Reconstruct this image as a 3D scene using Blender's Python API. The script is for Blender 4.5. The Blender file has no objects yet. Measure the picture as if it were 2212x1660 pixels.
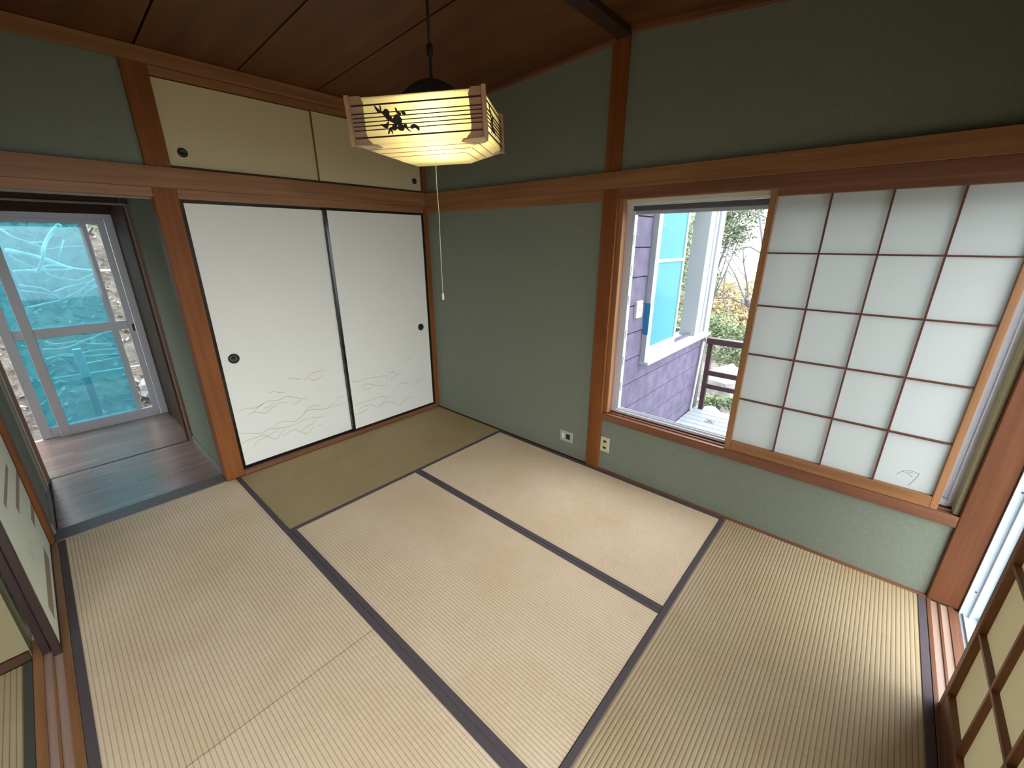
import bpy, bmesh, math, random
from mathutils import Vector, Matrix

# ------------------------------------------------------------------ camera, sky, exposure
S = bpy.context.scene
COL = S.collection
cam_d = bpy.data.cameras.new('camera')
cam = bpy.data.objects.new('camera', cam_d)
COL.objects.link(cam)
cam_d.sensor_fit = 'HORIZONTAL'
cam_d.sensor_width = 36.0
cam_d.lens = 893.53 / 2212 * 36.0
cam_d.clip_start = 0.01
cam_d.clip_end = 200
YAW, PITCH = 0.7245, -0.3329
_f = Vector((-math.sin(YAW) * math.cos(PITCH), math.cos(YAW) * math.cos(PITCH), math.sin(PITCH)))
_r = _f.cross(Vector((0, 0, 1))).normalized()
_u = _r.cross(_f)
cam.matrix_world = Matrix(((_r.x, _u.x, -_f.x, 3.0849), (_r.y, _u.y, -_f.y, -2.3743), (_r.z, _u.z, -_f.z, 1.5549), (0, 0, 0, 1)))
S.camera = cam

S.view_settings.view_transform = 'Standard'
S.view_settings.look = 'None'
S.view_settings.gamma = 1.0
S.view_settings.use_curve_mapping = False
S.view_settings.exposure = 2.84
SKY = 1.0
wd = bpy.data.worlds.new('overcast_sky')
S.world = wd
wd.use_nodes = True
_nt = wd.node_tree
_nt.nodes.clear()
_o = _nt.nodes.new('ShaderNodeOutputWorld')
_b = _nt.nodes.new('ShaderNodeBackground')
_tc = _nt.nodes.new('ShaderNodeTexCoord')
_sx = _nt.nodes.new('ShaderNodeSeparateXYZ')
_cr = _nt.nodes.new('ShaderNodeValToRGB')
_mr = _nt.nodes.new('ShaderNodeMapRange')
_mr.inputs['From Min'].default_value = -1.0
_mr.inputs['From Max'].default_value = 1.0
_cr.color_ramp.elements[0].position = 0.40
_cr.color_ramp.elements[0].color = (0.10, 0.09, 0.08, 1)      # the earth far below the hillside
_cr.color_ramp.elements[1].position = 0.44
_cr.color_ramp.elements[1].color = (0.52, 0.66, 0.74, 1)      # hazy sea and far shore
_e = _cr.color_ramp.elements.new(0.51)
_e.color = (0.87, 0.95, 1.0, 1)
_e = _cr.color_ramp.elements.new(1.0)
_e.color = (0.86, 0.94, 1.0, 1)
_nt.links.new(_tc.outputs['Generated'], _sx.inputs[0])
_nt.links.new(_sx.outputs['Z'], _mr.inputs['Value'])
_nt.links.new(_mr.outputs[0], _cr.inputs[0])
_nt.links.new(_cr.outputs[0], _b.inputs['Color'])
_b.inputs['Strength'].default_value = SKY
_nt.links.new(_b.outputs[0], _o.inputs[0])

S.cycles.max_bounces = 14
S.cycles.diffuse_bounces = 8
S.cycles.transparent_max_bounces = 16
S.cycles.use_denoising = True
S.cycles.sample_clamp_indirect = 6.0

def portal(name, loc, rot, sx, sy):
    l = bpy.data.lights.new(name, 'AREA')
    l.shape = 'RECTANGLE'; l.size = sx; l.size_y = sy
    l.cycles.is_portal = True
    o = bpy.data.objects.new(name, l); COL.objects.link(o)
    o.location = loc; o.rotation_euler = rot
    return o
# light portals only guide sky light through the openings
portal('sky_portal', (3.82, -1.31, 0.92), (0, math.radians(90), 0), 1.9, 2.7)
portal('sky_portal', (2.67, 0.20, 1.10), (math.radians(-90), 0, 0), 1.75, 1.4)
portal('sky_portal', (-1.99, -2.8, 0.95), (0, math.radians(-90), 0), 1.9, 2.0)
portal('sky_portal', (3.82, -4.0, 1.0), (0, math.radians(90), 0), 1.9, 2.0)

# ------------------------------------------------------------------ materials
MATS = {}
def newmat(name):
    m = bpy.data.materials.new(name); m.use_nodes = True
    nt = m.node_tree; p = nt.nodes['Principled BSDF']
    MATS[name] = m
    return m, nt, p
def coords(nt, scale, rand=True):
    tc = nt.nodes.new('ShaderNodeTexCoord')
    mp = nt.nodes.new('ShaderNodeMapping')
    mp.inputs['Scale'].default_value = scale
    if rand:
        oi = nt.nodes.new('ShaderNodeObjectInfo')
        mu = nt.nodes.new('ShaderNodeMath'); mu.operation = 'MULTIPLY'; mu.inputs[1].default_value = 37.0
        ad = nt.nodes.new('ShaderNodeVectorMath'); ad.operation = 'ADD'
        nt.links.new(oi.outputs['Random'], mu.inputs[0])
        nt.links.new(tc.outputs['Object'], ad.inputs[0])
        nt.links.new(mu.outputs[0], ad.inputs[1])
        nt.links.new(ad.outputs[0], mp.inputs['Vector'])
    else:
        nt.links.new(tc.outputs['Object'], mp.inputs['Vector'])
    return mp
def ramp(nt, fac, stops):
    r = nt.nodes.new('ShaderNodeValToRGB')
    el = r.color_ramp.elements
    while len(el) < len(stops): el.new(0.5)
    for e, (p, c) in zip(el, stops):
        e.position = p; e.color = (c[0], c[1], c[2], 1)
    nt.links.new(fac, r.inputs[0])
    return r
def bump(nt, p, h, strength, dist=0.002):
    b = nt.nodes.new('ShaderNodeBump')
    b.inputs['Strength'].default_value = strength; b.inputs['Distance'].default_value = dist
    nt.links.new(h, b.inputs['Height']); nt.links.new(b.outputs[0], p.inputs['Normal'])
def noise(nt, mp, scale, detail=4, rough=0.55):
    n = nt.nodes.new('ShaderNodeTexNoise')
    n.inputs['Scale'].default_value = scale; n.inputs['Detail'].default_value = detail; n.inputs['Roughness'].default_value = rough
    if mp is not None: nt.links.new(mp.outputs[0], n.inputs['Vector'])
    return n
def plain(name, c, rough=0.6, metal=0.0, var=0.0, vscale=8, spec=0.5, bmp=0.0, bscale=200):
    m, nt, p = newmat(name)
    p.inputs['Base Color'].default_value = (*c, 1)
    p.inputs['Roughness'].default_value = rough; p.inputs['Metallic'].default_value = metal
    p.inputs['Specular IOR Level'].default_value = spec
    if var:
        mp = coords(nt, (1, 1, 1)); n = noise(nt, mp, vscale)
        r = ramp(nt, n.outputs[0], [(0.3, [k * (1 - var) for k in c]), (0.7, [min(1, k * (1 + var)) for k in c])])
        nt.links.new(r.outputs[0], p.inputs['Base Color'])
    if bmp:
        mp = coords(nt, (1, 1, 1)); n = noise(nt, mp, bscale, 3)
        bump(nt, p, n.outputs[0], bmp, 0.003)
    return m
def wood(name, axis, dark, light, rough=0.42, grain=34, long=1.3, spec=0.4):
    m, nt, p = newmat(name)
    sc = [grain, grain, grain]; sc[axis] = long
    mp = coords(nt, sc)
    n = noise(nt, mp, 1.0, 5, 0.6)
    r = ramp(nt, n.outputs[0], [(0.28, dark), (0.72, light)])
    mp2 = coords(nt, (2.2, 2.2, 2.2)); n2 = noise(nt, mp2, 1.0, 2)
    mx = nt.nodes.new('ShaderNodeMixRGB'); mx.blend_type = 'MULTIPLY'; mx.inputs[0].default_value = 0.5
    r2 = ramp(nt, n2.outputs[0], [(0.3, (0.72, 0.70, 0.68)), (0.7, (1, 1, 1))])
    nt.links.new(r.outputs[0], mx.inputs[1]); nt.links.new(r2.outputs[0], mx.inputs[2])
    nt.links.new(mx.outputs[0], p.inputs['Base Color'])
    p.inputs['Roughness'].default_value = rough; p.inputs['Specular IOR Level'].default_value = spec
    bump(nt, p, n.outputs[0], 0.12, 0.001)
    return m
WD, WL = (0.235, 0.098, 0.036), (0.385, 0.180, 0.074)
for i, a in enumerate('xyz'):
    wood('wood_' + a, i, WD, WL)
    wood('pillar_' + a, i, (0.185, 0.056, 0.013), (0.275, 0.092, 0.024), 0.5, spec=0.2)
    wood('redwood_' + a, i, (0.155, 0.056, 0.028), (0.27, 0.110, 0.056))
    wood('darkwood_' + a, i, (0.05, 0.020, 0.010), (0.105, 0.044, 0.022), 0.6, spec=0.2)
    wood('palewood_' + a, i, (0.40, 0.25, 0.19), (0.56, 0.38, 0.30), 0.4)
wood('postwood_z', 2, (0.115, 0.038, 0.015), (0.185, 0.066, 0.027), 0.5, spec=0.2)
plain('sill_grey', (0.125, 0.088, 0.076), 0.5)
wood('kumiko_y', 1, (0.11, 0.03, 0.018), (0.17, 0.05, 0.03))
wood('ceiling_ply', 0, (0.078, 0.026, 0.006), (0.165, 0.058, 0.014), 0.5, 9, 0.7)
wood('beam_y', 1, (0.028, 0.012, 0.008), (0.055, 0.024, 0.014), 0.5)
wood('lamp_wood', 2, (0.50, 0.27, 0.15), (0.66, 0.40, 0.25), 0.5, 60, 8)
wood('laminate', 1, (0.21, 0.110, 0.088), (0.38, 0.23, 0.19), 0.26, 26, 1.2, 1.0)
plain('green_plaster', (0.214, 0.232, 0.178), 0.95, var=0.10, vscale=160, spec=0.1, bmp=0.5, bscale=420)
plain('khaki_plaster', (0.22, 0.18, 0.10), 0.95, var=0.06, vscale=90, spec=0.1)
plain('fusuma_paper', (0.81, 0.785, 0.715), 0.75, var=0.015, vscale=3, spec=0.2)
plain('fusuma_paper_green', (0.66, 0.69, 0.56), 0.75, var=0.02, vscale=5, spec=0.2)
plain('cupboard_paper', (0.62, 0.52, 0.31), 0.8, var=0.015, vscale=4, spec=0.15)
plain('black_lacquer', (0.008, 0.007, 0.006), 0.16, spec=0.6)
plain('brown_lacquer', (0.030, 0.016, 0.014), 0.25, spec=0.5)
plain('bronze', (0.09, 0.085, 0.08), 0.3, 0.8)
plain('bronze_dark', (0.02, 0.019, 0.018), 0.45, 0.5)
plain('gold_line', (0.52, 0.43, 0.29), 0.6)
plain('print_brown', (0.30, 0.23, 0.16), 0.7)
plain('heri_cloth', (0.105, 0.082, 0.088), 0.8, var=0.12, vscale=400, spec=0.2)
plain('heri_cloth_green', (0.075, 0.075, 0.060), 0.8, var=0.12, vscale=400, spec=0.2)
plain('aluminium', (0.60, 0.59, 0.63), 0.4, 0.1)
plain('aluminium_dark', (0.10, 0.10, 0.11), 0.5, 0.2)
plain('aluminium_white', (0.56, 0.62, 0.67), 0.4, 0.1)
plain('window_white', (0.42, 0.45, 0.48), 0.5)
plain('cream_paint', (0.62, 0.58, 0.44), 0.6)
plain('taupe_paint', (0.24, 0.20, 0.17), 0.6)
plain('grey_base', (0.20, 0.19, 0.19), 0.6)
plain('plastic_ivory', (0.62, 0.55, 0.33), 0.4)
plain('plastic_grey', (0.42, 0.42, 0.36), 0.45)
plain('plastic_white', (0.72, 0.72, 0.72), 0.45)
plain('plastic_dark', (0.02, 0.018, 0.018), 0.5)
plain('black_rubber', (0.012, 0.011, 0.010), 0.6)
plain('lamp_dark', (0.020, 0.014, 0.010), 0.6)
plain('motif_dark', (0.035, 0.022, 0.016), 0.7)
plain('lamp_cap', (0.035, 0.036, 0.033), 0.55)
plain('cord_white', (0.62, 0.58, 0.45), 0.6)
plain('blue_tape', (0.02, 0.20, 0.42), 0.6)
plain('siding', (0.130, 0.108, 0.165), 0.75, var=0.22, vscale=9, spec=0.2)
plain('siding_back', (0.06, 0.05, 0.07), 0.9)
plain('deck_board', (0.30, 0.325, 0.35), 0.7, var=0.06, vscale=20)
plain('deck_frame', (0.09, 0.08, 0.08), 0.8)
plain('rail_brown', (0.045, 0.018, 0.020), 0.45)
plain('wing_white', (0.55, 0.57, 0.60), 0.8)
plain('pipe_grey', (0.40, 0.38, 0.37), 0.5)
plain('bark_grey', (0.15, 0.14, 0.145), 0.9, var=0.25, vscale=30)
plain('bark_pale', (0.80, 0.80, 0.78), 0.9, var=0.15, vscale=20)
plain('rock', (0.34, 0.32, 0.31), 0.9, var=0.3, vscale=6, bmp=0.6, bscale=30)
plain('concrete', (0.42, 0.42, 0.42), 0.9, var=0.1, vscale=12)
plain('roofing', (0.10, 0.09, 0.09), 0.8)
plain('outer_wall', (0.30, 0.26, 0.35), 0.8)
def leafmat(name, a, b):
    m, nt, p = newmat(name)
    mp = coords(nt, (1, 1, 1)); n = noise(nt, mp, 3.0, 6, 0.8)
    r = ramp(nt, n.outputs[0], [(0.3, a), (0.7, b)])
    nt.links.new(r.outputs[0], p.inputs['Base Color'])
    p.inputs['Roughness'].default_value = 0.7
    p.inputs['Specular IOR Level'].default_value = 0.2
leafmat('leaf_green', (0.13, 0.17, 0.08), (0.28, 0.33, 0.20))
leafmat('leaf_fresh', (0.16, 0.22, 0.11), (0.34, 0.40, 0.25))
leafmat('leaf_olive', (0.14, 0.17, 0.11), (0.28, 0.31, 0.22))
leafmat('leaf_yellow', (0.42, 0.33, 0.17), (0.58, 0.48, 0.28))
leafmat('leaf_dry', (0.16, 0.11, 0.08), (0.46, 0.42, 0.38))

def groundmat():
    m, nt, p = newmat('leaf_litter')
    mp = coords(nt, (1, 1, 1), False)
    n = noise(nt, mp, 9.0, 8, 0.75)
    r = ramp(nt, n.outputs[0], [(0.32, (0.07, 0.06, 0.045)), (0.5, (0.24, 0.20, 0.16)), (0.68, (0.42, 0.36, 0.31))])
    nt.links.new(r.outputs[0], p.inputs['Base Color']); p.inputs['Roughness'].default_value = 0.95
    bump(nt, p, n.outputs[0], 1.0, 0.06)
groundmat()

def tatamimat(name, c, groove):
    m, nt, p = newmat(name)
    tc = nt.nodes.new('ShaderNodeTexCoord'); sx = nt.nodes.new('ShaderNodeSeparateXYZ')
    nt.links.new(tc.outputs['Object'], sx.inputs[0])
    # rush stems run across the ribs (local y), so stretch the noise along y
    mp = coords(nt, (900, 18, 1)); n = noise(nt, mp, 1.0, 3)
    mp2 = coords(nt, (2.6, 2.6, 1)); n2 = noise(nt, mp2, 1.0, 3)
    r = ramp(nt, n.outputs[0], [(0.25, [k * 0.84 for k in c]), (0.75, [min(1, k * 1.12) for k in c])])
    r2 = ramp(nt, n2.outputs[0], [(0.3, (0.90, 0.86, 0.78)), (0.7, (1.0, 1.0, 1.0))])
    mx = nt.nodes.new('ShaderNodeMixRGB'); mx.blend_type = 'MULTIPLY'; mx.inputs[0].default_value = 1
    nt.links.new(r.outputs[0], mx.inputs[1]); nt.links.new(r2.outputs[0], mx.inputs[2])
    # rib valleys darkened in colour: groove shade painted in, with the binding thread
    dv = nt.nodes.new('ShaderNodeMath'); dv.operation = 'DIVIDE'; dv.inputs[1].default_value = RIB
    fr = nt.nodes.new('ShaderNodeMath'); fr.operation = 'PINGPONG'; fr.inputs[1].default_value = 0.5
    nt.links.new(sx.outputs['Y'], dv.inputs[0]); nt.links.new(dv.outputs[0], fr.inputs[0])
    r3 = ramp(nt, fr.outputs[0], [(0.0, (groove, groove * 0.97, groove * 0.92)), (0.14, (1, 1, 1))])
    mx2 = nt.nodes.new('ShaderNodeMixRGB'); mx2.blend_type = 'MULTIPLY'; mx2.inputs[0].default_value = 1
    nt.links.new(mx.outputs[0], mx2.inputs[1]); nt.links.new(r3.outputs[0], mx2.inputs[2])
    nt.links.new(mx2.outputs[0], p.inputs['Base Color'])
    p.inputs['Roughness'].default_value = 0.55; p.inputs['Specular IOR Level'].default_value = 0.3
    bump(nt, p, n.outputs[0], 0.25, 0.0008)
RIB = 0.0148
tatamimat('tatami_straw', (0.87, 0.675, 0.475), 0.64)
tatamimat('tatami_olive_sheen_dimmed', (0.44, 0.325, 0.17), 0.85)  # dull sheen of the turned rush direction is darkened into the base colour
tatamimat('tatami_gold_sheen_dimmed', (0.53, 0.40, 0.25), 0.50)  # base colour lowered to paint in a weaker sheen towards the window light

def papermat(name, c, t, mix=0.5):
    m, nt, p = newmat(name)
    nt.nodes.remove(p)
    out = nt.nodes['Material Output']
    d = nt.nodes.new('ShaderNodeBsdfDiffuse'); tr = nt.nodes.new('ShaderNodeBsdfTranslucent')
    d.inputs[0].default_value = (*c, 1); tr.inputs[0].default_value = (*t, 1)
    mx = nt.nodes.new('ShaderNodeMixShader'); mx.inputs[0].default_value = mix
    nt.links.new(d.outputs[0], mx.inputs[1]); nt.links.new(tr.outputs[0], mx.inputs[2])
    nt.links.new(mx.outputs[0], out.inputs[0])
papermat('shoji_paper', (0.72, 0.73, 0.70), (0.56, 0.57, 0.56), 0.40)
papermat('shoji_paper_aged', (0.74, 0.68, 0.53), (0.60, 0.53, 0.39), 0.40)
papermat('lamp_paper', (0.85, 0.80, 0.60), (0.95, 0.90, 0.66), 0.5)
papermat('lamp_veneer', (0.60, 0.40, 0.26), (0.55, 0.34, 0.20), 0.35)
def filmmat(name, tint, body, k, gloss=0.015):
    m, nt, p = newmat(name)
    nt.nodes.remove(p)
    out = nt.nodes['Material Output']
    t = nt.nodes.new('ShaderNodeBsdfTransparent'); t.inputs[0].default_value = (*tint, 1)
    g = nt.nodes.new('ShaderNodeBsdfGlossy'); g.inputs['Roughness'].default_value = 0.02
    mx = nt.nodes.new('ShaderNodeMixShader'); mx.inputs[0].default_value = gloss
    src = t.outputs[0]
    if k:
        d = nt.nodes.new('ShaderNodeBsdfDiffuse'); d.inputs[0].default_value = (*body, 1)
        tr = nt.nodes.new('ShaderNodeBsdfTranslucent'); tr.inputs[0].default_value = (*body, 1)
        m1 = nt.nodes.new('ShaderNodeMixShader'); m1.inputs[0].default_value = 0.5
        nt.links.new(d.outputs[0], m1.inputs[1]); nt.links.new(tr.outputs[0], m1.inputs[2])
        m2 = nt.nodes.new('ShaderNodeMixShader'); m2.inputs[0].default_value = k
        nt.links.new(t.outputs[0], m2.inputs[1]); nt.links.new(m1.outputs[0], m2.inputs[2])
        src = m2.outputs[0]
    nt.links.new(src, mx.inputs[1]); nt.links.new(g.outputs[0], mx.inputs[2])
    nt.links.new(mx.outputs[0], out.inputs[0])
filmmat('clear_glass', (0.96, 0.98, 0.98), (1, 1, 1), 0)
filmmat('teal_glass', (0.44, 0.78, 0.84), (0.12, 0.44, 0.53), 0.30, 0.012)
filmmat('aqua_glass', (0.38, 0.76, 0.82), (0.22, 0.53, 0.60), 0.78, 0.02)

# ------------------------------------------------------------------ helpers
WP = {}
CACHE = {}
def setp(o, **k):
    for a, b in k.items():
        if b is not None: o[a] = b
def link(name, me, parent=None, wpos=(0, 0, 0)):
    o = bpy.data.objects.new(name, me); COL.objects.link(o)
    w = Vector(wpos)
    if parent is not None:
        o.parent = parent; o.location = w - WP[parent.name]
    else: o.location = w
    WP[o.name] = w
    return o
def mesh_from(name, verts, faces, m, smooth=False):
    me = bpy.data.meshes.new(name); me.from_pydata(verts, [], faces); me.validate(); me.update()
    if m: me.materials.append(MATS[m])
    if smooth:
        for p in me.polygons: p.use_smooth = True
    return me
BF = [(0, 3, 2, 1), (4, 5, 6, 7), (0, 1, 5, 4), (1, 2, 6, 5), (2, 3, 7, 6), (3, 0, 4, 7)]
def boxv(x0, x1, y0, y1, z0, z1):
    return [(x0, y0, z0), (x1, y0, z0), (x1, y1, z0), (x0, y1, z0), (x0, y0, z1), (x1, y0, z1), (x1, y1, z1), (x0, y1, z1)]
def box_mesh(d, m, bev):
    key = (round(d[0], 4), round(d[1], 4), round(d[2], 4), m, bev)
    if key in CACHE: return CACHE[key]
    a, b, c = [k / 2 for k in d]
    me = mesh_from('box', boxv(-a, a, -b, b, -c, c), BF, m)
    if bev:
        bm = bmesh.new(); bm.from_mesh(me)
        bmesh.ops.bevel(bm, geom=bm.edges[:], offset=min(bev, min(d) * 0.4), segments=1, affect='EDGES', profile=0.7)
        bm.to_mesh(me); bm.free()
    CACHE[key] = me
    return me
def B(parent, name, x0, x1, y0, y1, z0, z1, m, bev=0.0015):
    d = (abs(x1 - x0), abs(y1 - y0), abs(z1 - z0))
    return link(name, box_mesh(d, m, bev), parent, ((x0 + x1) / 2, (y0 + y1) / 2, (z0 + z1) / 2))
def thing(name, label, cat, loc=(0, 0, 0), group=None):
    o = bpy.data.objects.new(name, None); COL.objects.link(o); o.location = loc; o.empty_display_size = 0.1
    setp(o, label=label, category=cat, group=group)
    WP[o.name] = Vector(loc)
    return o
def tag(o, label, cat, group=None):
    setp(o, label=label, category=cat, group=group); return o
def struct(name, boxes, m, label=None, bev=0.0, origin=None):
    """one mesh of several boxes: one piece of the setting"""
    if origin is None:
        b = boxes[0]; origin = ((b[0] + b[1]) / 2, (b[2] + b[3]) / 2, (b[4] + b[5]) / 2)
    v, f = [], []
    for b in boxes:
        n = len(v)
        v += [tuple(Vector(q) - Vector(origin)) for q in boxv(*b)]
        f += [tuple(n + i for i in q) for q in BF]
    me = mesh_from(name, v, f, m)
    if bev:
        bm = bmesh.new(); bm.from_mesh(me)
        bmesh.ops.bevel(bm, geom=bm.edges[:], offset=bev, segments=1, affect='EDGES')
        bm.to_mesh(me); bm.free()
    o = link(name, me, None, origin)
    setp(o, kind='structure', label=label)
    return o
NTRIM = [0]
def trim(boxes, m, label, bev=0.0015):
    NTRIM[0] += 1
    return struct('trim_%d' % NTRIM[0], boxes if isinstance(boxes, list) else [boxes], m, label, bev)
def tube_geo(pts, radii, seg=6):
    v, f = [], []
    P = [Vector(p) for p in pts]
    for i, p in enumerate(P):
        t = (P[min(i + 1, len(P) - 1)] - P[max(i - 1, 0)]).normalized()
        a = t.cross(Vector((0.31, 0.17, 0.93)))
        if a.length < 1e-3: a = t.cross(Vector((1, 0, 0)))
        a.normalize(); b = t.cross(a)
        r = radii[i] if isinstance(radii, (list, tuple)) else radii
        for k in range(seg):
            an = 2 * math.pi * k / seg
            v.append(tuple(p + a * math.cos(an) * r + b * math.sin(an) * r))
    for i in range(len(P) - 1):
        for k in range(seg):
            k2 = (k + 1) % seg
            f.append((i * seg + k, i * seg + k2, (i + 1) * seg + k2, (i + 1) * seg + k))
    f.append(tuple(range(seg - 1, -1, -1))); f.append(tuple((len(P) - 1) * seg + k for k in range(seg)))
    return v, f
def smooth_path(pts, n=4):
    P = [Vector(p) for p in pts]
    if len(P) < 3: return P
    out = []
    for i in range(len(P) - 1):
        p0, p1, p2, p3 = P[max(i - 1, 0)], P[i], P[i + 1], P[min(i + 2, len(P) - 1)]
        for k in range(n):
            t = k / n
            out.append(0.5 * ((2 * p1) + (p2 - p0) * t + (2 * p0 - 5 * p1 + 4 * p2 - p3) * t * t + (3 * p1 - p0 - 3 * p2 + p3) * t ** 3))
    out.append(P[-1])
    return out
def merge(parts):
    V, F = [], []
    for v, f in parts:
        n = len(V); V += v; F += [tuple(n + i for i in q) for q in f]
    return V, F
def lathe_geo(prof, axis, center, seg=20):
    """prof: (radius, height) pairs; axis 'x','y','z' with sign"""
    v, f = [], []
    for r, h in prof:
        for k in range(seg):
            a = 2 * math.pi * k / seg; c, s = r * math.cos(a), r * math.sin(a)
            q = {'z': (c, s, h), 'x': (h, c, s), 'y': (c, h, s)}[axis]
            v.append((center[0] + q[0], center[1] + q[1], center[2] + q[2]))
    for i in range(len(prof) - 1):
        for k in range(seg):
            k2 = (k + 1) % seg
            f.append((i * seg + k, i * seg + k2, (i + 1) * seg + k2, (i + 1) * seg + k))
    f.append(tuple(range(seg))); f.append(tuple((len(prof) - 1) * seg + k for k in range(seg)))
    return v, f
def geo(name, vf, m, parent=None, origin=(0, 0, 0), smooth=False):
    o = Vector(origin)
    me = mesh_from(name, [tuple(Vector(q) - o) for q in vf[0]], vf[1], m, smooth)
    bm = bmesh.new(); bm.from_mesh(me); bmesh.ops.recalc_face_normals(bm, faces=bm.faces[:]); bm.to_mesh(me); bm.free()
    return link(name, me, parent, origin)

# ------------------------------------------------------------------ room shell
struct('floor', [(-0.1, 3.64, -2.74, 0.12, -0.16, -0.06)], 'deck_frame', 'subfloor under the straw mats')
struct('floor', [(0.8, 3.64, -5.2, -2.74, -0.16, -0.06)], 'deck_frame', 'subfloor of the room next door')
# right-hand wall (y = 0 plane), plaster set back 20 mm from the posts
wr = struct('wall_right', [(-0.1, 1.75, 0.02, 0.13, -0.1, 2.75), (1.75, 3.70, 0.02, 0.13, -0.1, 0.385),
                           (1.75, 3.70, 0.02, 0.13, 1.79, 2.75)], 'green_plaster', 'sage green plaster wall with the window')
# left wall: plaster above the passage opening, and solid closet box behind the sliding doors
struct('wall_left', [(-0.13, -0.02, -2.74, -1.77, 1.80, 2.75), (-0.13, -0.09, -1.77, 0.1, -0.1, 2.75)], 'green_plaster', 'dark green plaster wall above the passage')
struct('wall_front', [(-0.1, 3.70, -2.74, -2.63, 1.80, 2.75)], 'green_plaster', 'plaster band above the sliding doors to the next room')
struct('wall_near', [(3.53, 3.66, -5.2, 0.1, 1.80, 2.75), (3.53, 3.66, -2.80, -2.63, -0.1, 1.80), (3.53, 3.66, -5.2, -4.9, -0.1, 1.8)], 'green_plaster', 'plaster wall above the garden doors')  # gap beside the next room is an unseen opening, added to let daylight in
# next room
struct('wall_next_room', [(0.77, 0.87, -5.2, -2.737, -0.1, 2.75)], 'khaki_plaster', 'khaki plaster wall in the next room')
struct('wall_next_room_end', [(0.77, 3.70, -5.3, -5.2, -0.1, 2.75)], 'khaki_plaster', 'far end wall of the next room')
struct('ceiling_next_room', [(0.77, 3.66, -5.2, -2.74, 2.40, 2.45)], 'ceiling_ply', 'ceiling of the next room')
struct('baseboard_next_room', [(0.868, 0.882, -5.2, -2.74, -0.004, 0.035)], 'darkwood_y', 'thin brown skirting in the next room', 0.0015)

# posts
trim((-0.11, 0.0, -1.826, -1.716, 0.0, 2.48), 'pillar_z', 'square post between closet and passage', 0.003)
trim((-0.10, 0.0, -0.026, 0.09, 0.0, 2.48), 'pillar_z', 'far corner post', 0.002)
trim((-0.11, 0.0, -2.737, -2.640, 0.0, 2.48), 'pillar_z', 'post at the end of the passage', 0.003)
trim((1.706, 1.804, 0.0, 0.12, 0.0, 2.62), 'pillar_z', 'post left of the window', 0.003)
trim((3.533, 3.639, 0.0, 0.12, 0.0, 2.48), 'postwood_z', 'near corner post right of the window', 0.004)
# lintel rails
trim((0.0, 0.013, -2.63, 0.0, 1.83, 1.935), 'wood_y', 'wide lintel rail along the left wall')
trim((0.013, 3.53, -0.013, 0.0, 1.842, 1.932), 'wood_x', 'wide lintel rail along the window wall')
trim((-0.10, 0.0, -1.716, -0.026, 1.779, 1.83), 'wood_y', 'head rail of the closet doors')
trim((-0.10, 0.004, -2.63, -1.826, 1.782, 1.83), 'wood_y', 'head rail of the passage opening')
trim([(-0.10, -0.055, -2.63, -1.826, 1.774, 1.785)], 'taupe_paint', 'pale lip under the passage head rail')
trim((0.0, 1.706, 0.0, 0.03, 1.778, 1.842), 'wood_x', 'lower lintel strip left of the window post')
trim([(1.804, 3.533, 0.0, 0.006, 1.784, 1.842), (1.804, 3.533, 0.042, 0.055, 1.784, 1.842), (1.804, 3.533, 0.067, 0.12, 1.784, 1.842), (1.804, 3.533, 0.006, 0.042, 1.80, 1.842), (1.804, 3.533, 0.055, 0.067, 1.80, 1.842)],
     'redwood_x', 'grooved head rail above the window')
# ledge, sill, base strips
trim([(-0.09, 0.0, -1.716, -0.026, 0.0, 0.028), (-0.012, 0.0, -1.716, -0.026, 0.028, 0.036)], 'redwood_y', 'threshold under the closet doors')
trim([(-0.09, -0.002, -1.716, -0.026, 0.0275, 0.0295)], 'palewood_y', 'worn track of the closet threshold', 0)
trim([(1.804, 3.533, 0.0, 0.12, 0.385, 0.430), (1.804, 3.533, 0.0, 0.012, 0.43, 0.437), (1.804, 3.533, 0.044, 0.056, 0.43, 0.437), (1.804, 3.533, 0.09, 0.12, 0.43, 0.437)],
     'redwood_x', 'window sill board with sliding grooves')
trim((0.0, 1.706, 0.0, 0.022, -0.01, 0.003), 'darkwood_x', 'thin floor strip along the solid wall')
trim((1.804, 3.533, 0.0, 0.022, -0.01, 0.006), 'redwood_x', 'thin floor strip under the window')
# upper closet rails and picture rail
trim((-0.08, 0.0, -1.716, -0.026, 2.372, 2.412), 'wood_y', 'head rail of the upper cupboards')
trim((-0.08, 0.0, -1.716, -0.026, 1.925, 1.9455), 'darkwood_y', 'sill of the upper cupboards')
trim((0.0, 0.032, -2.63, 0.0, 2.412, 2.478), 'wood_y', 'ceiling cornice on the left wall')
# sloping cornices on the window wall
def zl(x): return 2.478 + 0.055 * x
def zr(x): return 2.600 - 0.096 * (x - 1.82)
def slope_bar(x0, x1, y0, y1, f, h, m, label):
    NTRIM[0] += 1
    v = []
    for x in (x0, x1):
        for y in (y0, y1):
            for dz in (-h, 0.004):
                v.append((x, y, f(x) + dz))
    fc = [(0, 1, 3, 2), (4, 6, 7, 5), (0, 4, 5, 1), (2, 3, 7, 6), (0, 2, 6, 4), (1, 5, 7, 3)]
    o = geo('trim_%d' % NTRIM[0], (v, fc), m, None, ((x0 + x1) / 2, y0, f(x0)))
    setp(o, kind='structure', label=label)
slope_bar(0.03, 1.73, -0.012, 0.03, zl, 0.014, 'redwood_x', 'thin sloping cornice left of the ridge beam')
slope_bar(1.815, 3.53, -0.012, 0.03, zr, 0.022, 'redwood_x', 'thin sloping cornice right of the ridge beam')
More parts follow.
